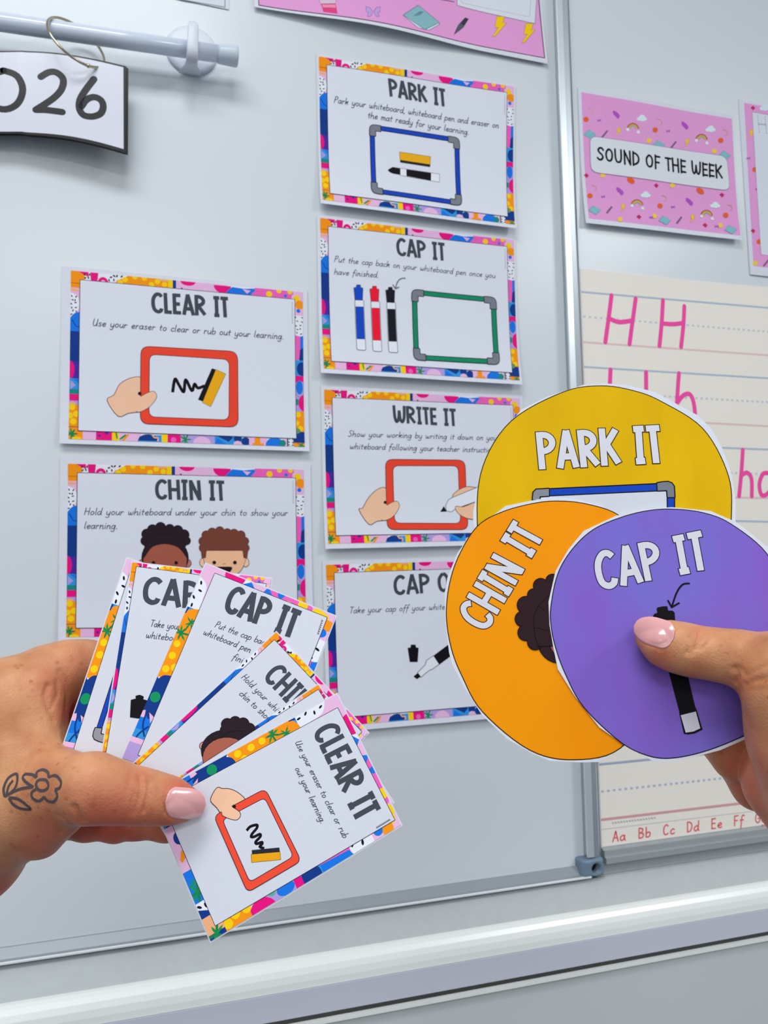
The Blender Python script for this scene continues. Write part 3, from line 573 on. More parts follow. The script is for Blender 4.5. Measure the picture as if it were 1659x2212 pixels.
# WRITE IT poster
s = poster('instruction poster headed WRITE IT with a red board and drawn hands', [(700.1, 841.7), (1121.2, 861.3), (1128, 1166), (706.2, 1175)], (7, 8, 9, 11), sag(PW, PH, .008, 0, .001))
T_(s, 'WRITE IT', (849, 914), (985.5, 921), (847.2, 876)); Bd(s, 'Show your working by writing it down on your', (750.8, 943), (1078, 951.7), 13); Bd(s, 'whiteboard following your teacher instructions.', (754.4, 969.8), (1075.4, 978), 13)
c7 = CV(3.318, 670, 820)
LH = [(530, 778), (470, 795), (410, 855), (370, 925), (345, 935), (412, 1038), (470, 1015), (550, 1005), (600, 965), (630, 910), (612, 876), (590, 880), (555, 900), (570, 840)]
drawn_hand(s, 'picture', LH, c7); red_board(s, 'picture', [(538, 575), (1105, 580), (1117, 1075), (543, 1075)], [(590, 622), (1055, 622), (1065, 1030), (597, 1028)], c7, 50)
s.add('picture', [s.px(*c7(p)) for p in circ(530, 882, 11)], (30, 20, 30)); drawn_hand(s, 'picture', [(545, 903), (592, 878), (618, 878), (630, 910), (600, 965), (552, 1002), (500, 1005), (505, 930)], c7, 1.1); s.add('picture', [s.px(*c7(p)) for p in [(470, 905), (530, 895), (548, 906), (550, 1000), (470, 1012)]], SKIN)
drawn_hand(s, 'picture', [(1015, 845), (1050, 800), (1110, 772), (1170, 775), (1240, 800), (1240, 860), (1100, 880)], c7)
s.shape('picture', [s.px(*c7(p)) for p in [(965, 905), (985, 865), (1010, 850), (1175, 782), (1240, 760), (1240, 850), (1190, 870), (1035, 925), (1000, 950), (968, 940)]], WHT, s.w(1.2, 950, 1050), (60, 70, 85))
s.add('picture', [s.px(*c7(p)) for p in [(922, 950), (950, 908), (970, 948)]], BLK); drawn_hand(s, 'picture', [(1035, 912), (1090, 915), (1180, 880), (1250, 870), (1250, 1000), (1160, 1003), (1090, 985), (1045, 950)], c7)
s.build()
# CLEAR IT poster
s = poster('instruction poster headed CLEAR IT in the left column, hand and eraser on a red board', [(153.2, 584.6), (653.3, 632.3), (655.9, 966.9), (148.8, 949.9)], (18, 9, 11, 10), sag(PW, PH, .005, .001))
T_(s, 'CLEAR IT', (327.5, 676), (494.2, 686.6), (326, 631)); Bd(s, 'Use your eraser to clear or rub out your learning.', (199.5, 703.9), (611.8, 733.6), 15)
c5 = CV(2.765, 100, 560)
LH = [(562, 708), (500, 715), (440, 750), (405, 815), (365, 845), (430, 940), (490, 922), (570, 910), (620, 880), (655, 830), (648, 798), (622, 795), (575, 820), (585, 760)]
drawn_hand(s, 'picture', LH, c5); red_board(s, 'picture', [(567, 522), (1140, 555), (1142, 1005), (563, 985)], [(618, 572), (1090, 603), (1087, 962), (615, 943)], c5, 50)
s.add('picture', [s.px(*c5(p)) for p in circ(558, 805, 11)], (30, 20, 30)); drawn_hand(s, 'picture', [(565, 824), (622, 795), (648, 798), (657, 830), (620, 880), (575, 908), (540, 912), (545, 850)], c5, 1.1); s.add('picture', [s.px(*c5(p)) for p in [(500, 830), (552, 818), (575, 826), (575, 904), (500, 917)]], SKIN)
s.stroke('picture', [s.px(*c5(p)) for p in spl([(754, 798), (768, 718), (790, 750), (820, 795), (832, 722), (868, 788), (885, 748), (905, 772), (945, 758)], 4)], s.w(6.5, 400, 830), BLK, False)
s.add('picture', [s.px(*c5(p)) for p in [(988, 654), (1014, 662), (938, 855), (905, 842)]], BLK); s.shape('picture', [s.px(*c5(p)) for p in [(1012, 662), (1070, 688), (980, 883), (932, 858)]], (245, 175, 20), s.w(.7, 400, 830))
s.build()
# CHIN IT poster
s = poster('instruction poster headed CHIN IT in the left column, two drawn heads', [(147, 1001.8), (655.2, 1015.2), (660, 1371), (143.4, 1375.8)], (16, 14, 17, 13), sag(PW, PH, .004, .001))
T_(s, 'CHIN IT', (335.5, 1079), (486, 1082), (334, 1035)); Bd(s, 'Hold your whiteboard under your chin to show your', (181.4, 1112), (620.8, 1114), 15); Bd(s, 'learning.', (181.4, 1141.8), (253.7, 1142.3), 15)
c6 = CV(2.765, 100, 970); HAIR = (40, 26, 36)
def bumps(s, part, cs, colr, cv, lw, oc, fill=None):
    for (x, y, r) in cs: s.shape(part, [s.px(*cv(p)) for p in circ(x, y, r)], colr, s.w(lw, *cv((x, y))), oc)
    for (x, y, r) in cs: s.add(part, [s.px(*cv(p)) for p in circ(x, y, r)], colr)
    if fill: s.add(part, [s.px(*cv(p)) for p in fill], colr)
pic = 'picture'
for x in (572, 845): s.shape(pic, [s.px(*c6(p)) for p in circ(x, 682, 19, 22)], (190, 120, 115), s.w(1, 400, 1200), (60, 40, 45))
s.shape(pic, [s.px(*c6(p)) for p in circ(709, 650, 138, 125, 30)], HAIR, s.w(1, 400, 1200)); bumps(s, pic, [(592, 548, 27), (600, 508, 30), (634, 482, 30), (682, 468, 30), (737, 478, 28), (785, 487, 30), (822, 512, 30), (836, 548, 24)], HAIR, c6, .8, (18, 12, 20), [(580, 560), (600, 500), (680, 480), (800, 500), (845, 560), (820, 600), (590, 600)])
s.shape(pic, [s.px(*c6(p)) for p in spl([(580, 665), (592, 640), (635, 585), (710, 568), (785, 588), (830, 640), (838, 665), (825, 740), (770, 790), (710, 800), (650, 790), (595, 745)], 3, True)], (172, 92, 72), s.w(.8, 400, 1200))
s.stroke(pic, [s.px(*c6(p)) for p in spl([(585, 570), (640, 515), (715, 505), (790, 520), (835, 570)], 4)], s.w(.8, 400, 1200), (15, 8, 14))
for x in (640, 775): s.add(pic, [s.px(*c6(p)) for p in circ(x, 680, 11)], (30, 18, 22))
for x in (935, 1190): s.shape(pic, [s.px(*c6(p)) for p in circ(x, 678, 18, 24)], (252, 205, 175), s.w(1, 400, 1200), (80, 50, 50))
s.shape(pic, [s.px(*c6(p)) for p in spl([(950, 610), (1060, 600), (1175, 610), (1185, 670), (1155, 730), (1100, 765), (1062, 770), (1020, 765), (965, 730), (942, 670)], 3, True)], (250, 195, 155), s.w(1, 400, 1200), (80, 50, 50))
bumps(s, pic, [(937, 590, 24), (935, 550, 24), (955, 515, 26), (990, 498, 26), (1035, 490, 26), (1080, 500, 24), (1120, 505, 26), (1160, 515, 26), (1185, 550, 22), (1188, 590, 22)], (124, 66, 52), c6, .8, (60, 28, 28), [(925, 570), (950, 520), (1060, 490), (1170, 525), (1200, 575), (1198, 605), (925, 605)])
s.add(pic, [s.px(*c6(p)) for p in [(922, 600), (955, 603), (950, 650), (928, 655)]], (124, 66, 52)); s.add(pic, [s.px(*c6(p)) for p in [(1172, 603), (1204, 600), (1198, 655), (1178, 650)]], (124, 66, 52)); s.stroke(pic, [s.px(*c6(p)) for p in [(950, 650), (955, 606), (1172, 606), (1178, 650)]], s.w(.8, 400, 1200), (60, 28, 28))
for x in (1002, 1125): s.add(pic, [s.px(*c6(p)) for p in circ(x, 678, 11)], (30, 18, 22))
s.stroke(pic, [s.px(*c6(p)) for p in arc(1062, 690, 8, 7, 180, 360, 6)], s.w(.8, 400, 1200), (160, 100, 85)); s.shape(pic, [s.px(*c6(p)) for p in spl([(1015, 706), (1062, 703), (1108, 706), (1095, 735), (1062, 748), (1030, 735)], 3, True)], (30, 15, 20), 0)
s.build()
# CAP OFF poster
s = poster('instruction poster headed CAP OFF, lowest of the right column, uncapped marker', [(704.2, 1220.2), (1128, 1208), (1136, 1532), (713, 1568)], (8, 9, 9, 12), sag(PW, PH, .006, .001))
T_(s, 'CAP OFF', (850, 1286), (1013, 1275), (848, 1243)); Bd(s, 'Take your cap off your whiteboard pen.', (753.5, 1324.6), (960, 1316), 13.5, ref='Take your cap off your white')
c8 = CV(3.858, 670, 1180); g = lambda pts, c, lw=0: s.shape(pic, [s.px(*c8(p)) for p in pts], c, s.w(lw, 900, 1400) if lw else 0, (50, 56, 66))
g([(838, 822), (872, 822), (876, 845), (897, 848), (888, 960), (828, 960), (812, 848), (836, 845)], BLK, .8); g([(890, 1052), (958, 985), (965, 952), (1025, 912), (1070, 978), (1010, 1022), (985, 1030), (915, 1087)], WHT, 1.1)
g([(858, 1083), (892, 1056), (912, 1082), (885, 1102)], BLK, .6); g([(1025, 912), (1240, 752), (1290, 820), (1070, 982)], BLK, .6); g([(1240, 752), (1300, 708), (1350, 775), (1290, 820)], WHT, 1)
s.build()
# ---- small pink patterned posters
def bolt(s, part, cv, x, y, k, lw=.8): s.shape(part, [s.px(*cv((x+a*k, y+b*k))) for a, b in [(-.3, -1), (.45, -1), (.2, -.35), (.6, -.35), (-.55, 1), (-.75, 1), (-.15, .1), (-.5, .1)]], (255, 212, 20), s.w(lw, *cv((x, y))), (190, 130, 20))
def pattern(s, cv, items):
    for (k, x, y) in items:
        P_ = lambda pts: [s.px(*cv((x+a, y+b))) for a, b in pts]; l = s.w(.5, *cv((x, y)))
        if k == 'dot_y': s.add('printed_pattern', P_(circ(0, 0, 18)), (252, 214, 60))
        elif k == 'orange': s.add('printed_pattern', P_(circ(0, 0, 20, 20)), (240, 105, 45))
        elif k == 'leaf': s.add('printed_pattern', P_([(a*.8-b*.35, a*.5+b*.8) for a, b in circ(0, 0, 34, 24)]), (240, 100, 45))
        elif k == 'book': s.shape('printed_pattern', P_([(-45, 5), (-8, -32), (45, 2), (8, 36)]), (135, 195, 205), l, (100, 150, 165))
        elif k == 'pen': s.add('printed_pattern', P_([(-26, 22), (16, -30), (26, -22), (-14, 28)]), (130, 100, 130))
        elif k == 'bolt': bolt(s, 'printed_pattern', cv, x, y, 28, .3)
        elif k == 'gem': s.add('printed_pattern', P_([(-18, -4), (0, -18), (18, -2), (2, 18)]), (205, 40, 105))
        elif k == 'lil': s.add('printed_pattern', P_([(-15, -8), (0, -3), (14, -12), (12, 10), (0, 4), (-12, 12)]), (165, 105, 195))
        elif k == 'cat': s.add('printed_pattern', P_(spl([(-26, -30), (0, -20), (26, 10), (10, 32), (-10, 10), (-24, -4)], 2, True)), (185, 85, 200))
        elif k == 'cloud':
            for a, b, r in ((-18, 8, 18), (4, -6, 22), (24, 8, 16), (6, 10, 20)): s.add('printed_pattern', P_(circ(a, b, r, r*.8, 12)), (225, 240, 245))
        elif k == 'rain':
            for r, c in ((42, (165, 100, 60)), (33, (245, 170, 90)), (25, (150, 190, 120))): s.stroke('printed_pattern', P_(arc(0, 20, r, r, 190, 355, 8)), s.w(3.0, *cv((x, y))), c, False)
            s.add('printed_pattern', P_(circ(-38, 22, 12)), (235, 240, 245)); s.add('printed_pattern', P_(circ(40, 42, 12)), (235, 240, 245))
        elif k == 'curl': s.stroke('printed_pattern', P_(spl([(-16, -20), (10, -14), (18, 8), (4, 22)], 3)), s.w(1.6, *cv((x, y))), (215, 165, 130))
PINKP = (236, 164, 220)
c3 = CV(3.463, 1180, 150)
s = wall_sheet('sound_poster', 'pink patterned poster lettered SOUND OF THE WEEK on the right whiteboard', 'poster', (1247.9, 187.5), None, sag(.27, .2, .007, 0, .001))
s.base(s.P([(1247.9, 187.5), (1580, 249.6), (1595, 523.4), (1259.4, 486.4)])); s.add('printed_pattern', s.P([c3(p) for p in [(262, 170), (1385, 372), (1428, 1258), (300, 1130)]]), PINKP)
items = []
for dx, dy in ((0, 0), (515, 80), (1005, 158), (20, 578), (540, 655), (1030, 725)):
    items += [(k, x+dx, y+dy) for k, x, y in [('gem', 275, 220), ('dot_y', 397, 218), ('curl', 330, 315), ('orange', 297, 375), ('lil', 395, 382), ('cat', 523, 340), ('leaf', 605, 258), ('cloud', 710, 365), ('rain', 645, 430), ('bolt', 540, 468), ('pen', 435, 485), ('book', 325, 485), ('dot_y', 250, 455)]]
items = [(k, x, y) for k, x, y in items if 285 < x < 1375 and y > 195+(x-262)*.18+15 and y < 1130+(x-300)*.113-30]
pattern(s, c3, items); pattern(s, c3, [('gem', 672, 1118), ('lil', 765, 1120), ('dot_y', 530, 1138), ('gem', 1168, 1178), ('lil', 1255, 1185)])
q = [c3(p) for p in rrect([(325, 500), (1345, 655), (1365, 912), (330, 770)], 55, 5)]
s.outline('label_panel', s.P(q), s.w(1.6, 1400, 350), (140, 110, 150)); s.add('label_panel', s.P(q), (228, 232, 238))
lettering(s, 'title', 'SOUND OF THE WEEK', (1288.5, 347), (1559.5, 387), (1288, 317.5), CAPS, .15, BLK, tr=.06, jit=.12, caps=True)
s.build()
s = wall_sheet('pink_poster', 'large pink poster at the top with drawn book, pen and lightning bolts', 'poster', (548.4, 19), None, None)
s.bend = s.planar((lambda u: .010*math.sin(max(0, min(1, u/.33))*math.pi)**2, lambda v: .004*max(0, 1+min(0, v)/.12)**2))
a, b_, = s.px(548.4, 19), s.px(1180.5, 141.4); up = -.25
s.base([(a[0], up), (b_[0]-.02, up), s.px(1168, 0), b_, a]); c2 = CV(2.37, 540, 0)
a2, b2 = s.px(559, 14.8), s.px(1172.9, 127.8)
s.add('printed_pattern', [(a2[0]-.001, up+.01), (b2[0]-.022, up+.01), s.px(1164.8, 0), (b2[0]+.0014, b2[1]+.0012), (a2[0]-.001, a2[1]+.0012)], (70, 30, 60)); s.add('printed_pattern', [(a2[0], up+.011), (b2[0]-.024, up+.011), s.px(1162.8, 0), b2, a2], PINKP)
g = lambda pts, c, lw=0, oc=(60, 40, 60): s.shape('printed_pattern', [s.px(*c2(p)) for p in pts], c, s.w(lw, 900, 50) if lw else 0, oc)
g([(348, 20), (432, 22), (428, 45), (355, 42)], (225, 200, 220), .8, (200, 90, 140)); g([(358, 42), (428, 45), (436, 96), (370, 84)], (235, 70, 130), .6, (180, 40, 100)); g([(362, 46), (428, 49), (430, 66), (366, 60)], (250, 150, 190))
for dx in (-1, 1): g([(617+dx*3, 92), (617+dx*18, 70), (617+dx*36, 66), (617+dx*34, 92), (617+dx*22, 98), (617+dx*30, 118), (617+dx*14, 116)], (200, 165, 225), .7, (120, 80, 160))
g([(772, 108), (850, 50), (962, 140), (905, 176), (848, 168)], (225, 230, 235), .9, (60, 80, 95)); g([(772, 106), (850, 50), (960, 132), (882, 175)], (140, 190, 198), .9, (60, 80, 95))
for d in (0, 13, 26): s.stroke('printed_pattern', [s.px(*c2(p)) for p in [(825+d, 108-d*.2), (860+d*.6, 82)]], s.w(1.2, 900, 50), (60, 95, 115))
g([(1038, 188), (1060, 140), (1098, 98), (1114, 103), (1085, 150)], (95, 95, 110), .6); g([(1072, 130), (1096, 98), (1113, 104), (1092, 140)], (60, 60, 75))
bolt(s, 'printed_pattern', c2, 1278, 140, 52); bolt(s, 'printed_pattern', c2, 1425, 175, 50)
g([(905, 0), (1040, 16), (1042, 20), (900, 4)], (90, 70, 100)); g([(1055, -150), (1470, -60), (1455, 122), (1058, 34)], (228, 231, 242), 1.4, (150, 150, 165)); g(rrect([(1070, -160), (1440, -70), (1430, 88), (1078, 18)], 12), (228, 231, 242), .8, (160, 180, 185))
s.build()
s = wall_sheet('white_notice', 'corner of a white notice with a grey printed line, top left edge', 'poster', (384.8, -6), None, None)
e = s.px(494.5, 20.3); s.base([s.px(250, -30), (s.px(250, -30)[0], -.2), (e[0], -.2), e]); s.stroke('printed_line', [s.px(280, -30), s.px(396, 0), s.px(486, 15.5), (s.px(486, 15.5)[0], -.15)], s.w(1.6), (120, 135, 150), False); s.build()
s = wall_sheet('letter_poster', 'pink bordered poster with dotted grey letters, cut by the right edge of the photo', 'poster', (1595.8, 213.5), None, sag(.27, .4, .004, 0, .001))
s.base(s.P([(1595.8, 213.5), (1860, 262), (1905, 625), (1620.4, 593.2)]), .0012); s.add('printed_pattern', s.P([(1607.4, 222.2), (1850, 268), (1893, 610), (1627, 574.5)]), PINKP)
pattern(s, c3, [(k, x, y) for k, x, y in [('orange', 1560, 750), ('gem', 1545, 290), ('lil', 1512, 665), ('orange', 1590, 1290), ('pen', 1640, 1450), ('cloud', 1630, 285), ('gem', 1580, 900), ('lil', 1600, 1080), ('dot_y', 1560, 1450), ('bolt', 1535, 480), ('gem', 1545, 1210)]])
q = s.P([(1624.7, 242.4), (1838, 285), (1878, 588), (1643.5, 550)]); s.outline('panel', q, s.w(1.4), (120, 90, 130)); s.add('panel', q, (228, 231, 242))
for (x0, y0, x1, y1) in ((1636, 250, 1640, 286), (1652, 253, 1655, 288), (1638, 268, 1653, 270), (1664, 262, 1666, 290)):
    for t in np.linspace(0, 1, 8): s.add('dotted_letters', [s.px(*p) for p in circ(x0+(x1-x0)*t, y0+(y1-y0)*t, 1.3, n=8)], (165, 178, 186), rough=.61)
s.build()
# ---- lined handwriting sheet on the right board
s = wall_sheet('lined_sheet', 'cream handwriting sheet with blue and red lines and pink marker letters', 'paper', (1256.7, 579.4), None, None, .0008)
ul, ur = s.px(1257.2, 579.4), s.px(1659, 621); bl = s.px(1306.8, 1829)
u0 = s.px(1256.8, 700)[0]+.0004; ur2 = ur[0]+.25; vb = bl[1]-.0003
s.base([(u0, ul[1]), s.px(1468, 603.5), ur, (ur2, ur[1]+.004), (ur2, vb), (u0, vb)], .0006, 'sheet', M((250, 243, 232), .6, 0, .2, grain=0, name='cream_paper'))
u1 = ur2
def hline(p, q_, c, wpx, dash=False):
    a, b = s.px(*p), s.px(*q_); sl = (b[1]-a[1])/(b[0]-a[0]); y = lambda u: a[1]+(u-a[0])*sl
    w = s.w(wpx, *p)
    if not dash: s.stroke('ruled_lines', [(u0+.0005, y(u0)), (u1, y(u1))], w, c, False)
    else:
        u = u0+.002
        while u < u1-.006: s.stroke('ruled_lines', [(u, y(u)), (u+.0042, y(u))], w, c, False); u += .0092; s.k -= 2
LBl, LRd, LDs = (186, 200, 214), (238, 206, 202), (208, 213, 222)
rows = [((1256.7, 630.7), (1659, 665), LBl), ((1259.7, 683.8), (1659, 716.7), LDs), ((1259.7, 739), (1659, 767.4), LRd), ((1264.2, 792.8), (1659, 817.2), LBl), ((1438.7, 856.3), (1659, 868.9), LDs), ((1523.8, 913.6), (1659, 920.5), LRd), ((1561, 967.3), (1659, 971.2), LBl), ((1579, 1022), (1659, 1024), LDs), ((1588, 1074.8), (1659, 1076), LRd), ((1591, 1125.5), (1659, 1127), LBl), ((1600, 1180), (1659, 1179), LDs), ((1600, 1234), (1659, 1231), LRd), ((1300, 1290), (1659, 1282), LBl), ((1300, 1345), (1659, 1334), LDs), ((1300, 1401), (1659, 1386), LRd), ((1300, 1462), (1659, 1440), LBl), ((1300, 1520), (1659, 1494), LDs), ((1300, 1582), (1659, 1550), LRd)]
for p, q_, c in rows: hline(p, q_, c, 4.2, c is LDs)
hline((1296.8, 1651.2), (1410, 1640), (170, 178, 205), 5); hline((1303.8, 1709.3), (1568, 1680.2), (185, 195, 212), 4.5, True); hline((1304.6, 1770.2), (1609.5, 1734.2), (222, 165, 165), 5.5); hline((1306.5, 1790.9), (1626, 1752.2), (215, 212, 206), 1.8)
HP = (255, 84, 172); cc6 = CV(3.351, 1200, 560)
LI = iter([0, 0, 0, 1, 1, 1, 2, 3, 4, 4, 5, 5, 6])
for pts in ([(405, 262), (385, 420), (360, 600)], [(580, 285), (560, 430), (535, 615)], [(395, 432), (460, 455), (548, 445)], [(777, 298), (768, 460), (752, 628)], [(932, 340), (925, 480), (908, 635)], [(775, 465), (850, 470), (920, 462)],
            [(398, 800), (390, 960), (382, 1150)], [(655, 818), (655, 980), (650, 1150)], [(893, 825), (885, 930), (872, 1150)], [(880, 1040), (925, 985), (972, 978), (1000, 1040), (1012, 1150)],
            [(1355, 1380), (1345, 1540), (1328, 1715)], [(1345, 1565), (1385, 1545), (1418, 1590), (1420, 1715)], [(1545, 1548), (1500, 1555), (1475, 1630), (1490, 1705), (1530, 1700), (1570, 1640), (1575, 1550), (1575, 1720)]):
    s.stroke('marker_letter#%d' % next(LI), s.P([cc6(p) for p in spl(pts, 4)]), s.w(9.8, 1400, 700), HP)
lettering(s, 'printed_letter#', 'Aa  Bb  Cc  Dd  Ee  Ff  Gg', (1323.1, 1818), (1606, 1781), (1323.5, 1796), HAND, .13, (240, 95, 105), ref='Aa  Bb  Cc  Dd  Ee  Ff', tr=.14)
for j in range(16): s.stroke('small_print', [s.px(1322+j*6, 1776-j*.75), s.px(1326+j*6, 1779-j*.75)], s.w(2.4), (190, 188, 184), False)
s.build()
# ------------------------------------------------------------------ rail, hook, ring and year cards at top left
RY = -.032
whp = M((226, 230, 240), .35, name='white_plastic')
rodm = M((214, 224, 240), .25, 0, .6, coat=.4, name='pale_blue_enamel')
rod = thing('hanging_rod', 'pale blue round rod held off the whiteboard by a hook, year cards hang from it', 'rod', wall_pt(480, 116, RY))
p0 = wall_pt(-160, 24, RY); p1 = wall_pt(472, 116.5, RY); rr = 18.2*(p1-C).dot(FW)/F
rr0 = 19.3*(wall_pt(0, 48, RY)-C).dot(FW)/F
dr = (p1-p0).normalized()
tube('tube', [p0+(p1-p0)*t for t in (0, .3, .6, 1)], rr0, rodm, rod, 28)
e0 = p1-dr*.001; ep = [e0, e0+dr*.0005, e0+dr*.004, e0+dr*.021, e0+dr*.0235, e0+dr*.0245]
tube('end_cap', ep, [rr0*.9, rr0*1.04, rr0*1.10, rr0*1.22, rr0*1.20, rr0*1.08], M((205, 216, 228), .3, name='end_cap_plastic'), rod, 28, label='flared pale plastic end cap')
hk = thing('adhesive_hook', 'round white adhesive hook clasping the rod', 'hook', wall_pt(413.5, 110, 0))
hc = wall_pt(413.5, 110, -.001); hr = 54.5*(hc-C).dot(FW)/F
bm = bmesh.new(); rings = [(hr, 0), (hr, -.0025), (hr*.97, -.0042), (hr*.8, -.0052), (0.0001, -.0058)]
V = []; Fc = []
for r, y in rings: V += [(hc.x+r*math.cos(a*math.pi/24), y-.0002, hc.z+r*math.sin(a*math.pi/24)) for a in range(48)]
for j in range(4):
    for i in range(48): Fc.append((j*48+i, j*48+(i+1) % 48, (j+1)*48+(i+1) % 48, (j+1)*48+i))
mesh('backplate', V, Fc, whp, None, hk, True); bm.free()
ct = wall_pt(417, 49, RY-.015); bars = []
prof = [(wall_pt(410, 158, -.004), .0135), (wall_pt(412, 152, -.010), .011), (wall_pt(413, 142, -.022), .0075), (wall_pt(415, 128, RY-rr0-.0035), .0068), (wall_pt(416, 100, RY-rr0-.0038), .0066), (wall_pt(417, 70, RY-rr0-.0038), .0064), (wall_pt(417, 56, RY-rr0-.003), .006), (wall_pt(417, 50, RY-rr0-.0005), .005)]
V = []; Fc = []
for i, (p, w) in enumerate(prof):
    t = (prof[min(i+1, 7)][0]-prof[max(i-1, 0)][0]).normalized(); sx = Vector((1, 0, 0)); nn = sx.cross(t).normalized(); th = .0022
    V += [p+sx*w*a+nn*th*b for a, b in ((-1, -.6), (-.75, -1), (.75, -1), (1, -.6), (1, .6), (.75, 1), (-.75, 1), (-1, .6))]
for i in range(7):
    for k in range(8): Fc.append((i*8+k, i*8+(k+1) % 8, (i+1)*8+(k+1) % 8, (i+1)*8+k))
Fc += [tuple(range(8))[::-1], tuple(56+k for k in range(8))]
o = mesh('clasp', V, Fc, whp, None, hk, True, label='upright white clasp in front of the rod')
bm = bmesh.new(); bm.from_mesh(o.data); bmesh.ops.recalc_face_normals(bm, faces=bm.faces); bm.to_mesh(o.data); bm.free()
# ring: circle seen obliquely
rc = wall_pt(165, 92, RY-.004); dR = (rc-C).dot(FW); Ra = 64*dR/F
maj = (RT*.5616-UP*.8274).normalized(); mn = (RT*.8274+UP*.5616)
tl_ = math.acos(37/65.5); minor = (mn*math.cos(tl_)+FW*math.sin(tl_)).normalized()   # right part lies behind
rp = [rc+maj*Ra*math.cos(a*math.pi/32)+minor*Ra*math.sin(a*math.pi/32) for a in range(64)]
brass = M((196, 186, 160), .18, 1, .5, name='nickel_brass')
rg = thing('binder_ring', 'metal binder ring looped over the rod through the year card', 'ring', rc)
tube('wire', rp, 2.9*dR/F, brass, rg, 12, True)
ki = min(range(64), key=lambda i: (rp[i]-at(179, 147, dR)).length); tg = (rp[(ki+1) % 64]-rp[ki-1]).normalized(); tube('snap_joint', [rp[ki]+tg*k*.0011 for k in (-2, -1.2, 0, 1.2, 2)], [.0013, .0022, .0025, .0022, .0013], brass, rg, 14)
# year cards
YD = .012
def ycard(k, top):
    Y = RY-.004+k*.0022
    s = Sheet('year_card', 'laminated white card printed 2026 with a thin black edge, hanging from the rod' if top else ['laminated card directly behind the 2026 card', 'laminated card third in the hanging stack', 'laminated card at the back of the hanging stack'][k-1], 'card', wall_pt(273, 143.5, Y), WN, WX, None if top else 'laminated cards behind the year card')
    s.step = .015
    q = [(-330, 40), (273, 143.5), (269, 331), (-330, 330)]
    s.bend = s.planar((lambda u: -.016*(max(.2, min(1.3, (u+.16)/.16))-1)**2, lambda v: 0))
    dx, dy = k*1.8, k*1.6
    top_e = spl([(-330, 92), (0, 98), (60, 102), (128, 111), (202, 126), (272, 143)], 4); bot = spl([(271, 330), (200, 310), (135, 295), (60, 284), (0, 278), (-330, 272)], 4)
    s.base(s.P([(x+dx, y+dy) for x, y in top_e+bot]), .0006, 'card', M((12, 13, 17), .3, 0, .3, coat=.2, name='black_edge'))
    if top:
        lam = M((228, 230, 242), .2, 0, .5, coat=.5, name='laminate')
        ins = [(x, y) for x, y in spl([(-326, 96), (0, 101), (60, 105), (128, 114), (200, 129), (266.5, 145.5)], 4)+spl([(267, 322), (200, 303), (135, 289), (60, 279), (0, 274), (-326, 268)], 4)]
        s.add('laminate_face', s.P(ins), None, mat=lam)
        ink = M((10, 10, 16), .3, 0, .3, coat=.35, name='gloss_ink')
        w = s.w(14.5, 150, 200)
        for pts in ([(5, 141), (34, 154), (47, 184), (36, 214), (8, 226), (-24, 214), (-37, 184), (-24, 153), (5, 141)],
                    [(87, 160), (105, 151), (122, 153), (136, 168), (132, 190), (112, 210), (76, 231)], [(76, 231), (100, 233), (134, 239)],
                    [(203, 170), (185, 193), (173, 213), (171, 232), (180, 247), (199, 251), (217, 245), (223, 230), (218, 216), (203, 209), (187, 214), (176, 228)],
                    [(-130, 150), (-112, 141), (-95, 143), (-81, 158), (-85, 180), (-105, 200), (-141, 221)], [(-141, 221), (-117, 223), (-83, 226)]):
            s.stroke('digits', s.P(spl(pts, 4)), w, None, mat=ink)
    s.build(); return s
for k in (3, 2, 1): ycard(k, False)
ycard(0, True)
# ------------------------------------------------------------------ fan of cards
def camv(v): return RT*v[0]-UP*v[1]+FW*v[2]
FN = -camv((-.012, .377, .926)).normalized()
FP = C+camv((-.024, .0901, .4016))
GC = 'instruction cards fanned out in the left hand'
def card(label, off, tl, tr, br, bl, inner, kind, bw):
    r = ray(*tl); o0 = FP+FN*off; org = C+r*((o0-C).dot(FN)/r.dot(FN))
    rr_ = ray(*tr); p2 = C+rr_*((o0-C).dot(FN)/rr_.dot(FN))
    s = Sheet('instruction_card', label, 'card', org, FN, p2-org, GC); s.ey = s.ex.cross(s.n)
    if s.ey.dot(UP) > .3 and False: s.ey = -s.ey
    t = s.px(*bl)
    if t[1] < 0: s.ey = -s.ey
    s.gap = 3.0e-6
    f = quadmap(s, [tl, tr, br, bl], 70., 100.)
    s.base([f(0, 0), f(70, 0), f(70, 100), f(0, 100)], .00022, 'sheet', M((218, 221, 232), .6, 0, .2, grain=170, name='card_paper'))
    i = .6; border_q = lambda x, y: f(i+(70-2*i)*x/70, i+(100-2*i)*y/100)
    border(s, 70., 100., bw, kind, border_q, .001)
    q = s.P(inner); s.outline('panel', q, s.w(2.2, *tl), (45, 35, 60)); s.add('panel', q, (217, 220, 231))
    s.f = f; return s
offs = [0, .0006, .0012, .0018, .0024, .0030]
TG = 'title'
c1 = CV(4.608, 120, 1180); cC = CV(4.608, 420, 1180); cF2 = CV(4.608, 300, 1700); cD = CV(2.5136, 240, 1180)
def st(s, txt, A, B, T, ref=None): lettering(s, 'title', txt, A, B, T, CAPS, .185, GREY, ref, tr=.045, jit=.06)
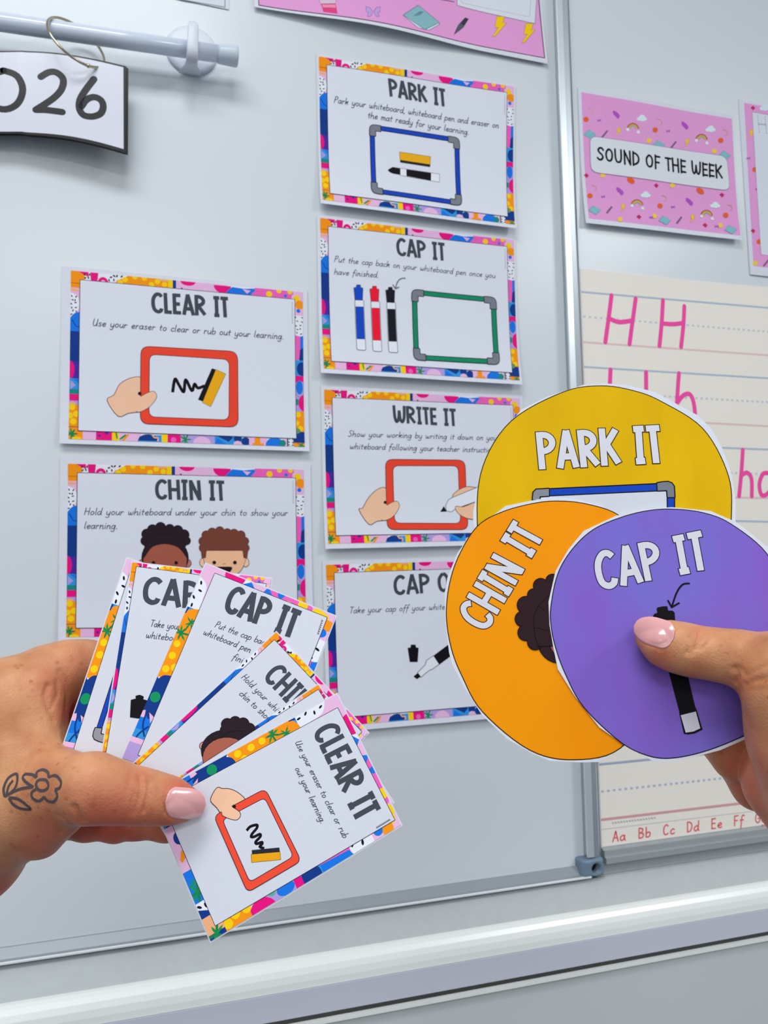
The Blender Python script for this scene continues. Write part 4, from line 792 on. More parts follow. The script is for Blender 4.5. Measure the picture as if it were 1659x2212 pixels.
# bottom-most: PARK IT card
s = card('card at the back left of the fan showing a sliver of a blue framed board', 0, (273, 1203), (567, 1300), (418, 1700), (119, 1655), [(283, 1232), (545, 1320), (402, 1662), (158, 1626)], 2, 6.2)
st(s, 'PARK IT', (306, 1285), (500, 1330), (320, 1240))
for a, b in (((243, 1480), (207, 1578)),):
    d = [(246, 1470), (254, 1473), (218, 1582), (208, 1577)]
    s.shape(pic, s.P([c1(p) for p in [(620, 1180), (660, 1190), (455, 1830), (415, 1815)]]), (22, 70, 190), s.w(1.6, 220, 1560)); 
s.shape(pic, s.P([c1(p) for p in [(400, 1810), (385, 1850), (378, 1890), (392, 1920), (430, 1938), (560, 1975), (575, 1905), (450, 1870), (462, 1815)]]), (150, 153, 163), s.w(2, 220, 1600))
s.shape(pic, s.P([c1(p) for p in [(560, 1905), (800, 1960), (790, 2010), (550, 1965)]]), (22, 70, 190), s.w(1.6, 220, 1600))
s.build()
# CAP OFF card
s = card('second card of the fan headed CAP OFF with a black marker cap', offs[1], (283.8, 1212.5), (588.6, 1248), (524, 1700), (213, 1662), [(295.5, 1225), (575, 1262), (512, 1682), (227.5, 1642.5)], 1, 3.6)
st(s, 'CAP OFF', (306, 1303.9), (564.5, 1332), (312.5, 1245))
up = (.107, -.994); Bd(s, 'Take your cap off your', (324.4, 1353.6), (383, 1360), 14.5, 'Take you', up, (45, 55, 85)); Bd(s, 'whiteboard pen.', (315, 1378), (373, 1384.5), 14.5, 'whitebo', up, (45, 55, 85))
s.shape(pic, s.P([c1(p) for p in [(805, 1495), (840, 1486), (875, 1500), (872, 1530), (930, 1545), (905, 1722), (750, 1700), (758, 1535), (808, 1522)]]), BLK, s.w(1.2, 300, 1520)); s.build()
# CAP IT card
s = card('third card of the fan, upright, headed CAP IT', offs[2], (443.3, 1214.7), (728, 1330), (566, 1744), (261, 1639.5), [(464.5, 1239), (706.5, 1334.5), (560, 1710), (299, 1631)], 2, 6.0)
st(s, 'CAP IT', (480.5, 1319.5), (631, 1380.5), (503.5, 1262.5))
up = (.38, -.92); Bd(s, 'Put the cap back on your', (463.4, 1354.7), (563, 1391.5), 14.5, 'Put the cap ba', up, (45, 55, 85)); Bd(s, 'whiteboard pen once you', (438.4, 1370.5), (540, 1410.5), 14.5, 'whiteboard pen', up, (45, 55, 85)); Bd(s, 'finished.', (501, 1424.1), (519, 1431), 14.5, 'fin', up, (45, 55, 85))
for j in range(7):
    p = cC((1275-j*6.5, 735+j*21)); s.stroke('small_print', [s.px(p[0]-2, p[1]), s.px(p[0]+1, p[1]+2.5), s.px(p[0]-2.5, p[1]+3)], s.w(.9, 700, 1350), (60, 62, 80))
s.build()
# CHIN IT card
s = card('fourth card of the fan headed CHIN IT with a drawn head', offs[3], (597, 1362.5), (798.5, 1583), (497, 1905), (262, 1671), [(593, 1383), (781, 1581), (497, 1880), (284, 1669)], 1, 3.5)
st(s, 'CHIN IT', (567.3, 1464.3), (682.5, 1585.4), (604, 1429.5))
up = (.70, -.72); Bd(s, 'Hold your whiteboard under', (520.9, 1464.3), (595, 1538), 14.5, 'Hold your whi', up, (45, 55, 85)); Bd(s, 'chin to show your', (516, 1500), (573, 1553), 14.5, 'chin to sho', up, (45, 55, 85))
lw = s.w(1.3, 450, 1600)
s.shape(pic, s.P([cD(p) for p in circ(503, 1085, 20)]), (215, 150, 145), lw)
s.shape(pic, s.P([cD(p) for p in circ(620, 1110, 128, 110, 26)]), HAIR, lw); bumps(s, pic, [(632, 968, 32), (675, 955, 30), (718, 965, 32), (752, 992, 30), (622, 1000, 28), (770, 1020, 26)], HAIR, cD, 1.0, (15, 8, 14), [(600, 990), (680, 960), (780, 1000), (760, 1060), (610, 1060)])
s.shape(pic, s.P([cD(p) for p in circ(630, 1150, 130, 110, 26)]), (178, 98, 80), lw); s.stroke(pic, s.P([cD(p) for p in spl([(602, 1040), (640, 1010), (720, 1005)], 4)]), lw, (12, 6, 12)); s.build()
# CLEAR IT card behind
s = card('fifth card of the fan, thin orange cornered sliver behind the front card', offs[4], (688, 1476), (852.5, 1734), (470, 1990), (309, 1726), [(687.6, 1490.3), (842, 1738), (466, 1965), (322, 1725.5)], 1, 3.5)
s.build()
# front CLEAR IT card
s = card('front card of the fan headed CLEAR IT with hand, eraser and red board', offs[5], (728.8, 1496), (870, 1783), (454, 2037.5), (322, 1719), [(729.2, 1529.4), (852.5, 1771), (465.4, 1999), (352, 1733)], 2, 6.0)
st(s, 'CLEAR IT', (674.8, 1580.6), (770, 1775.3), (725.7, 1555))
up = (.893, -.45); Bd(s, 'Use your eraser to clear or rub', (637.2, 1603.8), (741.5, 1811), 14, None, up, (45, 55, 85)); Bd(s, 'out your learning.', (637.2, 1660.3), (693.5, 1779), 14, None, up, (45, 55, 85))
lw = s.w(1.5, 500, 1800)
hand_pts = [(785, 8), (830, 20), (900, 22), (980, 55), (1060, 130), (1030, 200), (1000, 250), (1005, 295), (970, 325), (920, 318), (870, 300), (825, 270), (780, 205), (720, 140), (740, 70)]
s.shape(pic, s.P([cF2(p) for p in spl(hand_pts, 3, True)]), SKIN, lw, (45, 25, 35))
s.shape(pic, s.P([cF2(p) for p in rrect([(1258, 22), (1612, 735), (1085, 1045), (752, 290)], 62)]), (250, 80, 55), lw, (50, 22, 50)); s.shape(pic, s.P([cF2(p) for p in rrect([(1252, 112), (1535, 690), (1108, 942), (838, 330)], 45)]), (217, 220, 231), lw, (50, 22, 50))
s.add(pic, s.P([cF2(p) for p in circ(950, 195, 19)]), (30, 14, 22))
s.shape(pic, s.P([cF2(p) for p in spl([(940, 208), (1003, 252), (1006, 298), (970, 327), (920, 318), (870, 300), (830, 272), (850, 215), (900, 190)], 3, True)]), SKIN, lw, (45, 25, 35)); s.add(pic, s.P([cF2(p) for p in [(800, 200), (860, 150), (930, 195), (925, 250), (870, 285), (835, 265)]]), SKIN)
s.stroke(pic, s.P([cF2(p) for p in spl([(1075, 435), (1110, 395), (1175, 378), (1175, 410), (1130, 465), (1120, 495), (1150, 495), (1205, 470), (1210, 495), (1165, 545), (1175, 565), (1225, 550), (1228, 568), (1205, 595), (1250, 612)], 3)]), s.w(5.8, 550, 1800), BLK, False)
s.add(pic, s.P([cF2(p) for p in [(1125, 628), (1400, 602), (1405, 645), (1128, 670)]]), (40, 40, 50)); s.shape(pic, s.P([cF2(p) for p in [(1120, 672), (1405, 647), (1412, 722), (1125, 750)]]), (245, 170, 15), s.w(.8, 550, 1800), (70, 50, 30))
cc = CV(4.608, 540, 1440)
for j in range(12):
    p = cc((1395-j*11.5, 1520+j*7)); s.stroke('small_print', [s.px(*p), s.px(p[0]-1.6, p[1]+2.4), s.px(p[0]-2.2, p[1]-.8)], s.w(.8, 850, 1780), (60, 62, 80))
s.build()
# ------------------------------------------------------------------ round cards in the other hand
DN = -camv((.05, .25, 1.0)).normalized(); DP0 = C+camv((.1377, .0546, .3865))
def disc(label, off, outer, inner, colr, group):
    o0 = DP0+DN*off; xs = [p[0] for p in outer]; ys = [p[1] for p in outer]; c0 = ((min(xs)+max(xs))/2, (min(ys)+max(ys))/2)
    r = ray(*c0); org = C+r*((o0-C).dot(DN)/r.dot(DN))
    s = Sheet('round_card', label, 'card', org, DN, RT, group); s.gap = 4e-6
    if s.px(c0[0], c0[1]+50)[1] < 0: s.ey = -s.ey
    s.base(s.P(outer), .0004, 'card')
    q = s.P(spl(inner, 6, True)); s.outline('coloured_disc', q, s.w(4.2, *c0), tuple(int(v*.22) for v in colr)) ; s.add('coloured_disc', q, colr, mat=PRN[colr])
    return s
def print_mat(name, c, c2=None, sc=60):
    m = bpy.data.materials.new(name); m.use_nodes = True; nt = m.node_tree; b = nt.nodes['Principled BSDF']; b.inputs['Roughness'].default_value = .6; b.inputs['Specular IOR Level'].default_value = .1
    tc = nt.nodes.new('ShaderNodeTexCoord'); n = nt.nodes.new('ShaderNodeTexNoise'); n.inputs['Scale'].default_value = sc; n.inputs['Detail'].default_value = 3
    mp = nt.nodes.new('ShaderNodeMapping'); mp.inputs['Scale'].default_value = (1, 1, .35)
    nt.links.new(tc.outputs['Object'], mp.inputs[0]); nt.links.new(mp.outputs[0], n.inputs['Vector'])
    rp_ = nt.nodes.new('ShaderNodeValToRGB'); rp_.color_ramp.elements[0].position = .35; rp_.color_ramp.elements[1].position = .68
    rp_.color_ramp.elements[0].color = (*[lin(v) for v in c], 1); rp_.color_ramp.elements[1].color = (*[lin(v) for v in (c2 or c)], 1)
    nt.links.new(n.outputs['Fac'], rp_.inputs[0]); nt.links.new(rp_.outputs[0], b.inputs['Base Color']); return m
YC, OC, PC = (236, 196, 10), (250, 150, 5), (132, 112, 205)
PRN = {YC: print_mat('yellow_print', (226, 178, 0), (236, 188, 2), 40), OC: print_mat('orange_print', (254, 152, 0), (255, 158, 2), 40), PC: print_mat('purple_print', (122, 116, 214), (138, 98, 204), 26)}
GD = 'round instruction cards held together'
yo = [(1300, 828), (1356.3, 831.4), (1416.9, 847.6), (1451.5, 867), (1507.8, 897.4), (1538, 927.7), (1561.8, 971), (1581.3, 1027.2), (1588.9, 1081.3), (1588.9, 1124.6), (1570, 1235), (1490, 1352), (1300, 1398), (1120, 1355), (1045, 1240), (1025.6, 1143.7), (1022, 1131.6), (1022.4, 1103.4), (1033.2, 1051.4), (1048.4, 990.7), (1083, 938.7), (1126.4, 884.5), (1182.7, 856.3), (1260.8, 831.2)]
yi = [(1300, 834.6), (1372, 846), (1429.8, 869.2), (1516.4, 925.5), (1568.3, 1016.4), (1579, 1098.6), (1562, 1225), (1475, 1338), (1305, 1382), (1135, 1335), (1050, 1230), (1031.9, 1120.8), (1044, 1008), (1104.7, 910.5), (1217.4, 847.7)]
WT = (222, 223, 232)
s = disc('yellow round card lettered PARK IT behind the two other round cards', -.0016, yo, yi, YC, GD)
ol = ((60, 45, 20), s.w(2.0, 1300, 1000)); tt = dict(tr=.05, outline=None)
lettering(s, 'title', 'PARK IT', (1165.4, 1014.6), (1432, 1000.3), (1160.2, 934), CAPS, .165, WT, tr=.06, outline=ol, jit=.16)
cy5 = CV(4.621, 1300, 800); c3b = CV(4.1475, 940, 1040)
lw = s.w(2.6, 1300, 1060); bk = (18, 18, 26)
q = [c3b((935, 150)), cy5((648, 1200)), cy5((655, 1500)), c3b((935, 500))]; s.add(pic, s.P([c3b((900, 130)), cy5((650, 1185)), (1445, 1330), (1165, 1330)]), (217, 220, 231))
s.shape(pic, s.P([c3b((1020, 72)), cy5((555, 1138)), cy5((555, 1200)), c3b((1020, 126))]), (20, 70, 190), lw, bk)
s.shape(pic, s.P([cy5((657, 1270)), cy5((717, 1270)), (1456, 1300), (1443, 1300)]), (20, 70, 190), lw, bk); s.shape(pic, s.P([c3b((880, 165)), c3b((928, 165)), (1166, 1300), (1153, 1300)]), (20, 70, 190), lw, bk)
s.shape(pic, s.P([cy5(p) for p in [(552, 1128), (600, 1120), (660, 1116), (695, 1130), (716, 1160), (722, 1266), (655, 1268), (650, 1198), (556, 1202)]]), (125, 128, 140), lw, bk)
s.shape(pic, s.P([c3b(p) for p in [(1018, 68), (960, 72), (905, 75), (880, 100), (874, 165), (935, 165), (935, 135), (1018, 130)]]), (140, 143, 152), lw, bk)
s.build()
oo = [(1149.8, 1081), (1181, 1075.7), (1241.4, 1079.8), (1296.8, 1094.3), (1335.4, 1112.3), (1400, 1170), (1442, 1300), (1446, 1400), (1420, 1505), (1385, 1585), (1340, 1618.2), (1292, 1646), (1253.4, 1647), (1188.3, 1643.5), (1149.8, 1627.9), (1094.3, 1595.3), (1041.3, 1544.7), (1002.7, 1484.4), (976.2, 1433.8), (970, 1409), (961.7, 1341.4), (960.5, 1281), (966.5, 1247.4), (988.2, 1194.3), (1024.4, 1144.9), (1091.9, 1093)]
oi = [(1205, 1083.4), (1268, 1090), (1335.4, 1113.5), (1395, 1172), (1432, 1300), (1435, 1400), (1410, 1505), (1340, 1614.6), (1241.4, 1640), (1145, 1619.4), (1043.7, 1537.4), (1000, 1462), (976, 1400), (965.3, 1329), (973, 1257), (995.5, 1194), (1033.3, 1136.4), (1084.7, 1107), (1149.8, 1089)]
s = disc('orange round card lettered CHIN IT, left of the purple one', -.0008, oo, oi, OC, GD)
lettering(s, 'title', 'CHIN IT', (1050.2, 1367.9), (1175, 1160), (984.2, 1328.3), CAPS, .165, WT, tr=.05, outline=((70, 40, 25), s.w(2.0, 1100, 1250)), jit=.12)
HB = (48, 27, 34); lw = s.w(2.2, 1150, 1300)
s.shape(pic, s.P([c3b(p) for p in circ(1120, 1420, 200, 205, 30)]), HB, lw); s.shape(pic, s.P([c3b(p) for p in circ(1140, 1440, 110, 130, 26)]), (178, 98, 90), lw)
bumps(s, pic, [(1050, 890, 55), (945, 935, 62), (885, 1020, 55), (812, 1108, 74), (785, 1232, 66), (812, 1355, 68), (895, 1440, 65)], HB, c3b, 2.0, (28, 12, 18), [(1110, 850), (960, 930), (860, 1050), (800, 1180), (800, 1320), (860, 1440), (940, 1480), (1110, 1480)])
for pts in ([(1010, 1030), (930, 1110), (885, 1210), (885, 1330), (905, 1430), (940, 1500)], [(930, 1120), (990, 1170)], [(885, 1310), (1010, 1335)], [(915, 1480), (1040, 1475)]): s.stroke(pic, s.P([c3b(p) for p in spl(pts, 4)]), s.w(2, 1150, 1300), (22, 8, 14))
s.build()
po = [(1184.9, 1300.2), (1200, 1233.5), (1228, 1186), (1260.8, 1146.8), (1330, 1114.3), (1390, 1099.5), (1451.5, 1095.6), (1533.8, 1103.4), (1590, 1127.3), (1659, 1181.4), (1700, 1270), (1715, 1370), (1702, 1470), (1672, 1550), (1635.7, 1586), (1555.5, 1620.6), (1464.5, 1644.4), (1412.5, 1645.3), (1349.6, 1609.8), (1330.6, 1596.5), (1294.4, 1571.2), (1241.4, 1503.7), (1205, 1445.8), (1195.6, 1400), (1187, 1350)]
pi_ = [(1190.8, 1312.5), (1206, 1240), (1238, 1186), (1282, 1145), (1339, 1119.6), (1395, 1105), (1451.5, 1100.8), (1520, 1109), (1579.2, 1133.3), (1655, 1196), (1690, 1280), (1700, 1370), (1688, 1465), (1660, 1545), (1630.4, 1576), (1532.3, 1618.5), (1447.7, 1636.7), (1390, 1628), (1335.4, 1597.7), (1260.7, 1525.4), (1222, 1455), (1201.6, 1400), (1192, 1356)]
s = disc('purple round card lettered CAP IT with a black marker, frontmost, under the thumb', 0, po, pi_, PC, GD)
lettering(s, 'title', 'CAP IT', (1292, 1276), (1529.5, 1230), (1279, 1193), CAPS, .165, WT, tr=.07, outline=((50, 30, 80), s.w(2.0, 1400, 1230)), jit=.14)
c6b = CV(5.2, 1340, 1280); cw = CV(2.307, 940, 1250)
s.stroke(pic, s.P([cw(p) for p in spl([(1265, 24), (1232, 30), (1203, 70), (1178, 142)], 5)]), s.w(3.6, 1450, 1300), (16, 10, 22)); s.stroke(pic, s.P([cw(p) for p in [(1160, 110), (1178, 143), (1214, 122)]]), s.w(3.6, 1450, 1300), (16, 10, 22))
s.shape(pic, s.P([c6b(p) for p in [(600, 780), (672, 1372), (718, 1580), (760, 1585), (830, 1575), (912, 1535), (850, 1325)]]), (16, 12, 20), s.w(1.5, 1480, 1500)); s.add(pic, s.P([c6b(p) for p in [(676, 1378), (846, 1336), (896, 1525), (820, 1560), (732, 1574)]]), (222, 222, 236))
s.add(pic, s.P([c6b(p) for p in [(395, 340), (612, 340), (850, 1330), (670, 1372)]]), (16, 12, 20))
s.shape(pic, s.P([c6b(p) for p in [(410, 188), (418, 172), (470, 160), (522, 158), (532, 206), (585, 209), (603, 226), (614, 365), (395, 345), (368, 270), (385, 242), (420, 232)]]), (16, 12, 20), s.w(.8, 1440, 1320))
s.build()
# ------------------------------------------------------------------ hands: one continuous skin each, grown from a distance field
def smin(a, b, k):
    h = np.maximum(k-np.abs(a-b), 0)/k; return np.minimum(a, b)-h*h*k*.25
class Field:
    def __init__(s, lo, hi, h):                              # box in camera axes (right, down, forward)
        s.lo = np.array(lo, np.float32); s.h = h; s.n = np.ceil((np.array(hi)-lo)/h).astype(int)+1
        s.V = np.full(s.n, .03, np.float32); s.ax = [s.lo[i]+np.arange(s.n[i], dtype=np.float32)*h for i in range(3)]
    def cap(s, a, b, ra, rb, k):
        a = np.array(a); b = np.array(b); m = max(ra, rb)+k+.004
        i0 = np.clip(((np.minimum(a, b)-m-s.lo)/s.h).astype(int), 0, s.n); i1 = np.clip(((np.maximum(a, b)+m-s.lo)/s.h).astype(int)+2, 0, s.n)
        if (i1 <= i0).any(): return
        sl = tuple(slice(i0[j], i1[j]) for j in range(3))
        X, Y, Z = np.meshgrid(*[s.ax[j][sl[j]] for j in range(3)], indexing='ij', sparse=True)
        d = b-a; L = float(d@d) or 1e-9
        t = np.clip(((X-a[0])*d[0]+(Y-a[1])*d[1]+(Z-a[2])*d[2])/L, 0, 1)
        q = np.sqrt((X-a[0]-t*d[0])**2+(Y-a[1]-t*d[1])**2+(Z-a[2]-t*d[2])**2)-(ra+(rb-ra)*t)
        s.V[sl] = smin(s.V[sl], q.astype(np.float32), k)
    def chain(s, P, k, k0=None):
        Q = [cpt(*p[:3]) for p in P]; R = [p[3]*p[2]/F for p in P]
        g = Field.__new__(Field); g.__dict__.update(s.__dict__); g.V = np.full(s.n, .03, np.float32)
        for i in range(len(P)-1): g.cap(Q[i], Q[i+1], R[i], R[i+1], k)
        s.V = smin(s.V, g.V, k0 or k)
    def groove(s, pts, w, depth, zmax=9):
        """soft skin crease following a line, cut into the side that faces the reader"""
        Q = [cpt(*p) for p in pts]; i0 = np.clip(((np.min(Q, 0)-w*3-.004-s.lo)/s.h).astype(int), 0, s.n); i1 = np.clip(((np.max(Q, 0)+w*3+.004-s.lo)/s.h).astype(int)+2, 0, s.n)
        sl = tuple(slice(i0[j], i1[j]) for j in range(3)); X, Y, Z = np.meshgrid(*[s.ax[j][sl[j]] for j in range(3)], indexing='ij', sparse=True)
        best = np.full(s.V[sl].shape, 1., np.float32)
        for a, b in zip(Q[:-1], Q[1:]):
            d = b-a; t = np.clip(((X-a[0])*d[0]+(Y-a[1])*d[1]+(Z-a[2])*d[2])/(d@d), 0, 1)
            best = np.minimum(best, (X-a[0]-t*d[0])**2+(Y-a[1]-t*d[1])**2+(Z-a[2]-t*d[2])**2)
        s.V[sl] += (depth*np.exp(-best/(w*w))).astype(np.float32)
    def nets(s):
        V = s.V
        for a in range(3):                                    # close the skin where the forearm leaves the box
            for e in (0, -1): ix = [slice(None)]*3; ix[a] = e; V[tuple(ix)] = np.maximum(V[tuple(ix)], s.h*.5)
        S = V < 0; n = s.n; c = np.zeros(tuple(n-1), int)
        for dx in (0, 1):
            for dy in (0, 1):
                for dz in (0, 1): c += S[dx:n[0]-1+dx, dy:n[1]-1+dy, dz:n[2]-1+dz]
        mix = (c > 0) & (c < 8); idx = np.full(mix.shape, -1, np.int32); I = np.argwhere(mix); idx[mix] = np.arange(len(I))
        acc = np.zeros((len(I), 3)); cnt = np.zeros(len(I))
        cs = [(0, 0, 0), (1, 0, 0), (0, 1, 0), (1, 1, 0), (0, 0, 1), (1, 0, 1), (0, 1, 1), (1, 1, 1)]
        val = [V[I[:, 0]+a, I[:, 1]+b, I[:, 2]+d] for a, b, d in cs]
        for i in range(8):
            for j in range(i+1, 8):
                if sum(abs(cs[i][q]-cs[j][q]) for q in range(3)) != 1: continue
                m = (val[i] < 0) != (val[j] < 0); t = np.zeros(len(I)); t[m] = val[i][m]/(val[i][m]-val[j][m])
                p = np.array(cs[i])+t[:, None]*(np.array(cs[j])-np.array(cs[i])); acc[m] += p[m]; cnt[m] += 1
        P = s.lo+(I+acc/cnt[:, None])*s.h; faces = []
        for a in range(3):
            u, v = (a+1) % 3, (a+2) % 3
            A = np.take(S, range(n[a]-1), a); B = np.take(S, range(1, n[a]), a); E_ = np.argwhere(A != B)
            E_ = E_[(E_[:, u] > 0) & (E_[:, v] > 0) & (E_[:, u] < n[u]-1) & (E_[:, v] < n[v]-1)]
            q = []
            for du, dv_ in ((-1, -1), (0, -1), (0, 0), (-1, 0)):
                e = E_.copy(); e[:, u] += du; e[:, v] += dv_; q.append(idx[e[:, 0], e[:, 1], e[:, 2]])
            q = np.stack(q, 1); fl = A[E_[:, 0], E_[:, 1], E_[:, 2]]; q[fl] = q[fl][:, ::1]; q[~fl] = q[~fl][:, ::-1]; faces.append(q)
        return P, np.concatenate(faces)
def cpt(x, y, d): return np.array([(x-W/2)/F*d, (y-H/2)/F*d, d])
def skin_material():
    m = bpy.data.materials.new('skin'); m.use_nodes = True; nt = m.node_tree; b = nt.nodes['Principled BSDF']; N = nt.nodes.new; Lk = nt.links.new
    tc = N('ShaderNodeTexCoord')
    def noise_(sc, det=3):
        n = N('ShaderNodeTexNoise'); n.inputs['Scale'].default_value = sc; n.inputs['Detail'].default_value = det; Lk(tc.outputs['Object'], n.inputs['Vector']); return n
    def mix(f, a, b_):
        x = N('ShaderNodeMix'); x.data_type = 'RGBA'
        for i, v in ((6, a), (7, b_)):
            if isinstance(v, tuple): x.inputs[i].default_value = (*[lin(c) for c in v], 1)
            else: Lk(v, x.inputs[i])
        if isinstance(f, float): x.inputs[0].default_value = f
        else: Lk(f, x.inputs[0])
        return x.outputs[2]
    def ramp(v, a, b_):
        r = N('ShaderNodeMapRange'); r.inputs[1].default_value = a; r.inputs[2].default_value = b_; Lk(v, r.inputs[0]); return r.outputs[0]
    c0 = mix(ramp(noise_(55).outputs['Fac'], .35, .65), (216, 157, 112), (192, 128, 86))
    fr = N('ShaderNodeTexVoronoi'); fr.inputs['Scale'].default_value = 210; Lk(tc.outputs['Object'], fr.inputs['Vector'])
    f1 = ramp(fr.outputs['Distance'], .30, .12); gate = ramp(noise_(90, 2).outputs['Fac'], .46, .6)
    mm = N('ShaderNodeMath'); mm.operation = 'MULTIPLY'; Lk(f1, mm.inputs[0]); Lk(gate, mm.inputs[1]); m2 = N('ShaderNodeMath'); m2.operation = 'MULTIPLY'; Lk(mm.outputs[0], m2.inputs[0]); m2.inputs[1].default_value = .8
    c1 = mix(m2.outputs[0], c0, (178, 108, 66))
    at_ = N('ShaderNodeAttribute'); at_.attribute_name = 'flush_shade'
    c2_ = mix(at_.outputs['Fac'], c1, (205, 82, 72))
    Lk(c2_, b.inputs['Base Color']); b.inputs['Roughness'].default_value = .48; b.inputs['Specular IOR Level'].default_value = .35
    b.inputs['Subsurface Weight'].default_value = .12; b.inputs['Subsurface Radius'].default_value = (1, .35, .2); b.inputs['Subsurface Scale'].default_value = .004
    nb = noise_(900, 3); v2 = N('ShaderNodeTexVoronoi'); v2.inputs['Scale'].default_value = 900; Lk(tc.outputs['Object'], v2.inputs['Vector'])
    ad = N('ShaderNodeMath'); Lk(nb.outputs['Fac'], ad.inputs[0]); Lk(v2.outputs['Distance'], ad.inputs[1])
    bp = N('ShaderNodeBump'); bp.inputs['Strength'].default_value = .35; bp.inputs['Distance'].default_value = .0003; Lk(ad.outputs[0], bp.inputs['Height']); Lk(bp.outputs['Normal'], b.inputs['Normal'])
    return m
SKINM = skin_material()
from mathutils.bvhtree import BVHTree
def hand(label, fld, loc, flush_shade):
    P, Fq = fld.nets(); n = len(P)
    R_ = np.array([list(RT), list(-UP), list(FW)]); Wp = P@R_+np.array(C)
    th = thing('hand', label, 'hand', loc)
    me = bpy.data.meshes.new('skin'); me.vertices.add(n); me.vertices.foreach_set('co', (Wp-np.array(loc)).ravel())
    me.loops.add(Fq.size); me.loops.foreach_set('vertex_index', Fq.ravel()); me.polygons.add(len(Fq)); me.polygons.foreach_set('loop_start', np.arange(0, Fq.size, 4)); me.polygons.foreach_set('loop_total', np.full(len(Fq), 4)); me.update(calc_edges=True)
    me.polygons.foreach_set('use_smooth', np.ones(len(Fq), bool))
    bm = bmesh.new(); bm.from_mesh(me); bmesh.ops.recalc_face_normals(bm, faces=bm.faces); bmesh.ops.smooth_vert(bm, verts=bm.verts, factor=.3, use_axis_x=True, use_axis_y=True, use_axis_z=True)
    bm.to_mesh(me); bvh = BVHTree.FromBMesh(bm); bm.free()
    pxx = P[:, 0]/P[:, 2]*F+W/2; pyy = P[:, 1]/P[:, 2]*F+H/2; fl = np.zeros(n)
    for (x, y, r, a) in flush_shade: fl = np.maximum(fl, a*np.exp(-((pxx-x)**2+(pyy-y)**2)/(r*r)))
    at_ = me.attributes.new('flush_shade', 'FLOAT', 'POINT'); at_.data.foreach_set('value', fl.astype(np.float32))
    me.materials.append(SKINM); link('skin', me, th)
    def hit(x, y):
        d = ray(x, y).normalized(); h = bvh.ray_cast(C-Vector(loc), d); return (h[0]+Vector(loc), h[1]) if h[0] else (None, None)
    return th, hit
def nail(th, hit, base, tip, w, sb=.25, st_=.55, drop=.0028, lift=.0005, col_=(238, 172, 172)):
    b0 = np.array(base, float); t0 = np.array(tip, float); ax = (t0-b0); sd = np.array([-ax[1], ax[0]])/np.linalg.norm(ax)
    def dep(f): p = hit(*(b0+ax*f)); return (p[0]-C).dot(FW) if p[0] else None
    d0 = dep(.12); d1 = dep(.62); NS, NT = 22, 15; V = []; Fc = []
    for side in (0, 1):
        for i in range(NS+1):
            f = i/NS; ww = w*(1.0 if sb < f < st_ else (math.sqrt(max(.0004, 1-((sb-f)/sb)**2))*.5+.5*math.sqrt(math.sin(f/sb*math.pi/2)) if f < sb else math.sqrt(max(.0004, 1-((f-st_)/(1-st_))**2.2))))
            dc = d0+(d1-d0)*((f-.12)/.5)-lift*(min(1, f*6)) + .0012*(max(0, f-.5)/.5)**2+side*.0006
            for j in range(NT+1):
                t = j/NT*2-1; q = b0+ax*f+sd*ww*t; 
                dd = dc+drop*(ww/w*t)**2; hh = hit(*q)[0]
                if hh: dd = min(dd, (hh-C).dot(FW)-.00035+side*.0006)
                V.append(at(q[0], q[1], dd))
    M_ = (NS+1)*(NT+1)
    for i in range(NS):
        for j in range(NT):
            a = i*(NT+1)+j; Fc.append((a, a+1, a+NT+2, a+NT+1)); Fc.append((M_+a+NT+1, M_+a+NT+2, M_+a+1, M_+a))
    ed = [j for j in range(NT+1)]+[i*(NT+1)+NT for i in range(1, NS+1)]+[NS*(NT+1)+j for j in range(NT-1, -1, -1)]+[i*(NT+1) for i in range(NS-1, 0, -1)]
    for i in range(len(ed)): a, b = ed[i], ed[(i+1) % len(ed)]; Fc.append((a, M_+a, M_+b, b))
    m = bpy.data.materials.get('nail_gloss')
    if not m: m = M(col_, .22, 0, .5, coat=1, name='nail_gloss')
    o = mesh('thumbnail', V, Fc, m, None, th, True, label='glossy pale pink thumbnail')
    bm = bmesh.new(); bm.from_mesh(o.data); bmesh.ops.recalc_face_normals(bm, faces=bm.faces); bm.to_mesh(o.data); bm.free()
def dF(x, y): r = ray(x, y); return (FP-C).dot(FN)/r.dot(FN)
def dD(x, y): r = ray(x, y); return (DP0-C).dot(DN)/r.dot(DN)
# --- hand with the flower tattoo, holding the fan between thumb and fingers
fl = Field((-.275, .055, .335), (-.075, .262, .462), .0008)
def tf(x, y, r, g=.0036): d = dF(x, y); return (x, y, d-g-r*.95*d/F, r)
fl.chain([(-330, 2170, .43, 95), (-200, 2000, .415, 82), (-60, 1845, .405, 82), (15, 1775, .395, 84)], .012)
fl.chain([(-330, 2190, .45, 95), (-190, 2040, .44, 72), (-70, 1885, .432, 70), (-10, 1800, .42, 60)], .008, .003)
fl.chain([(15, 1772, .392, 88), (60, 1738, .385, 90), (122, 1706, .378, 80), tf(200, 1703, 69, .006), tf(268, 1715, 56, .0045), tf(325, 1723, 48.5), tf(372, 1731, 41), tf(402, 1737, 31)], .007, .010)
fl.chain([(-60, 1840, .405, 85), (-70, 1690, .405, 128), (-50, 1570, .405, 112), (38, 1522, .408, 84)], .02, .018)
fl.chain([(35, 1710, .400, 92), (30, 1620, .400, 86), (34, 1524, .408, 82)], .015, .016)
fl.chain([(40, 1520, .410, 84), (104, 1463, .417, 66), (150, 1445, .423, 58), (188, 1443, .430, 56), (255, 1480, .436, 52), (325, 1560, .426, 52), (375, 1650, .413, 42)], .005, .006)
fl.chain([(80, 1485, .404, 44), (90, 1545, .399, 34), (84, 1600, .391, 24)], .004, .003)
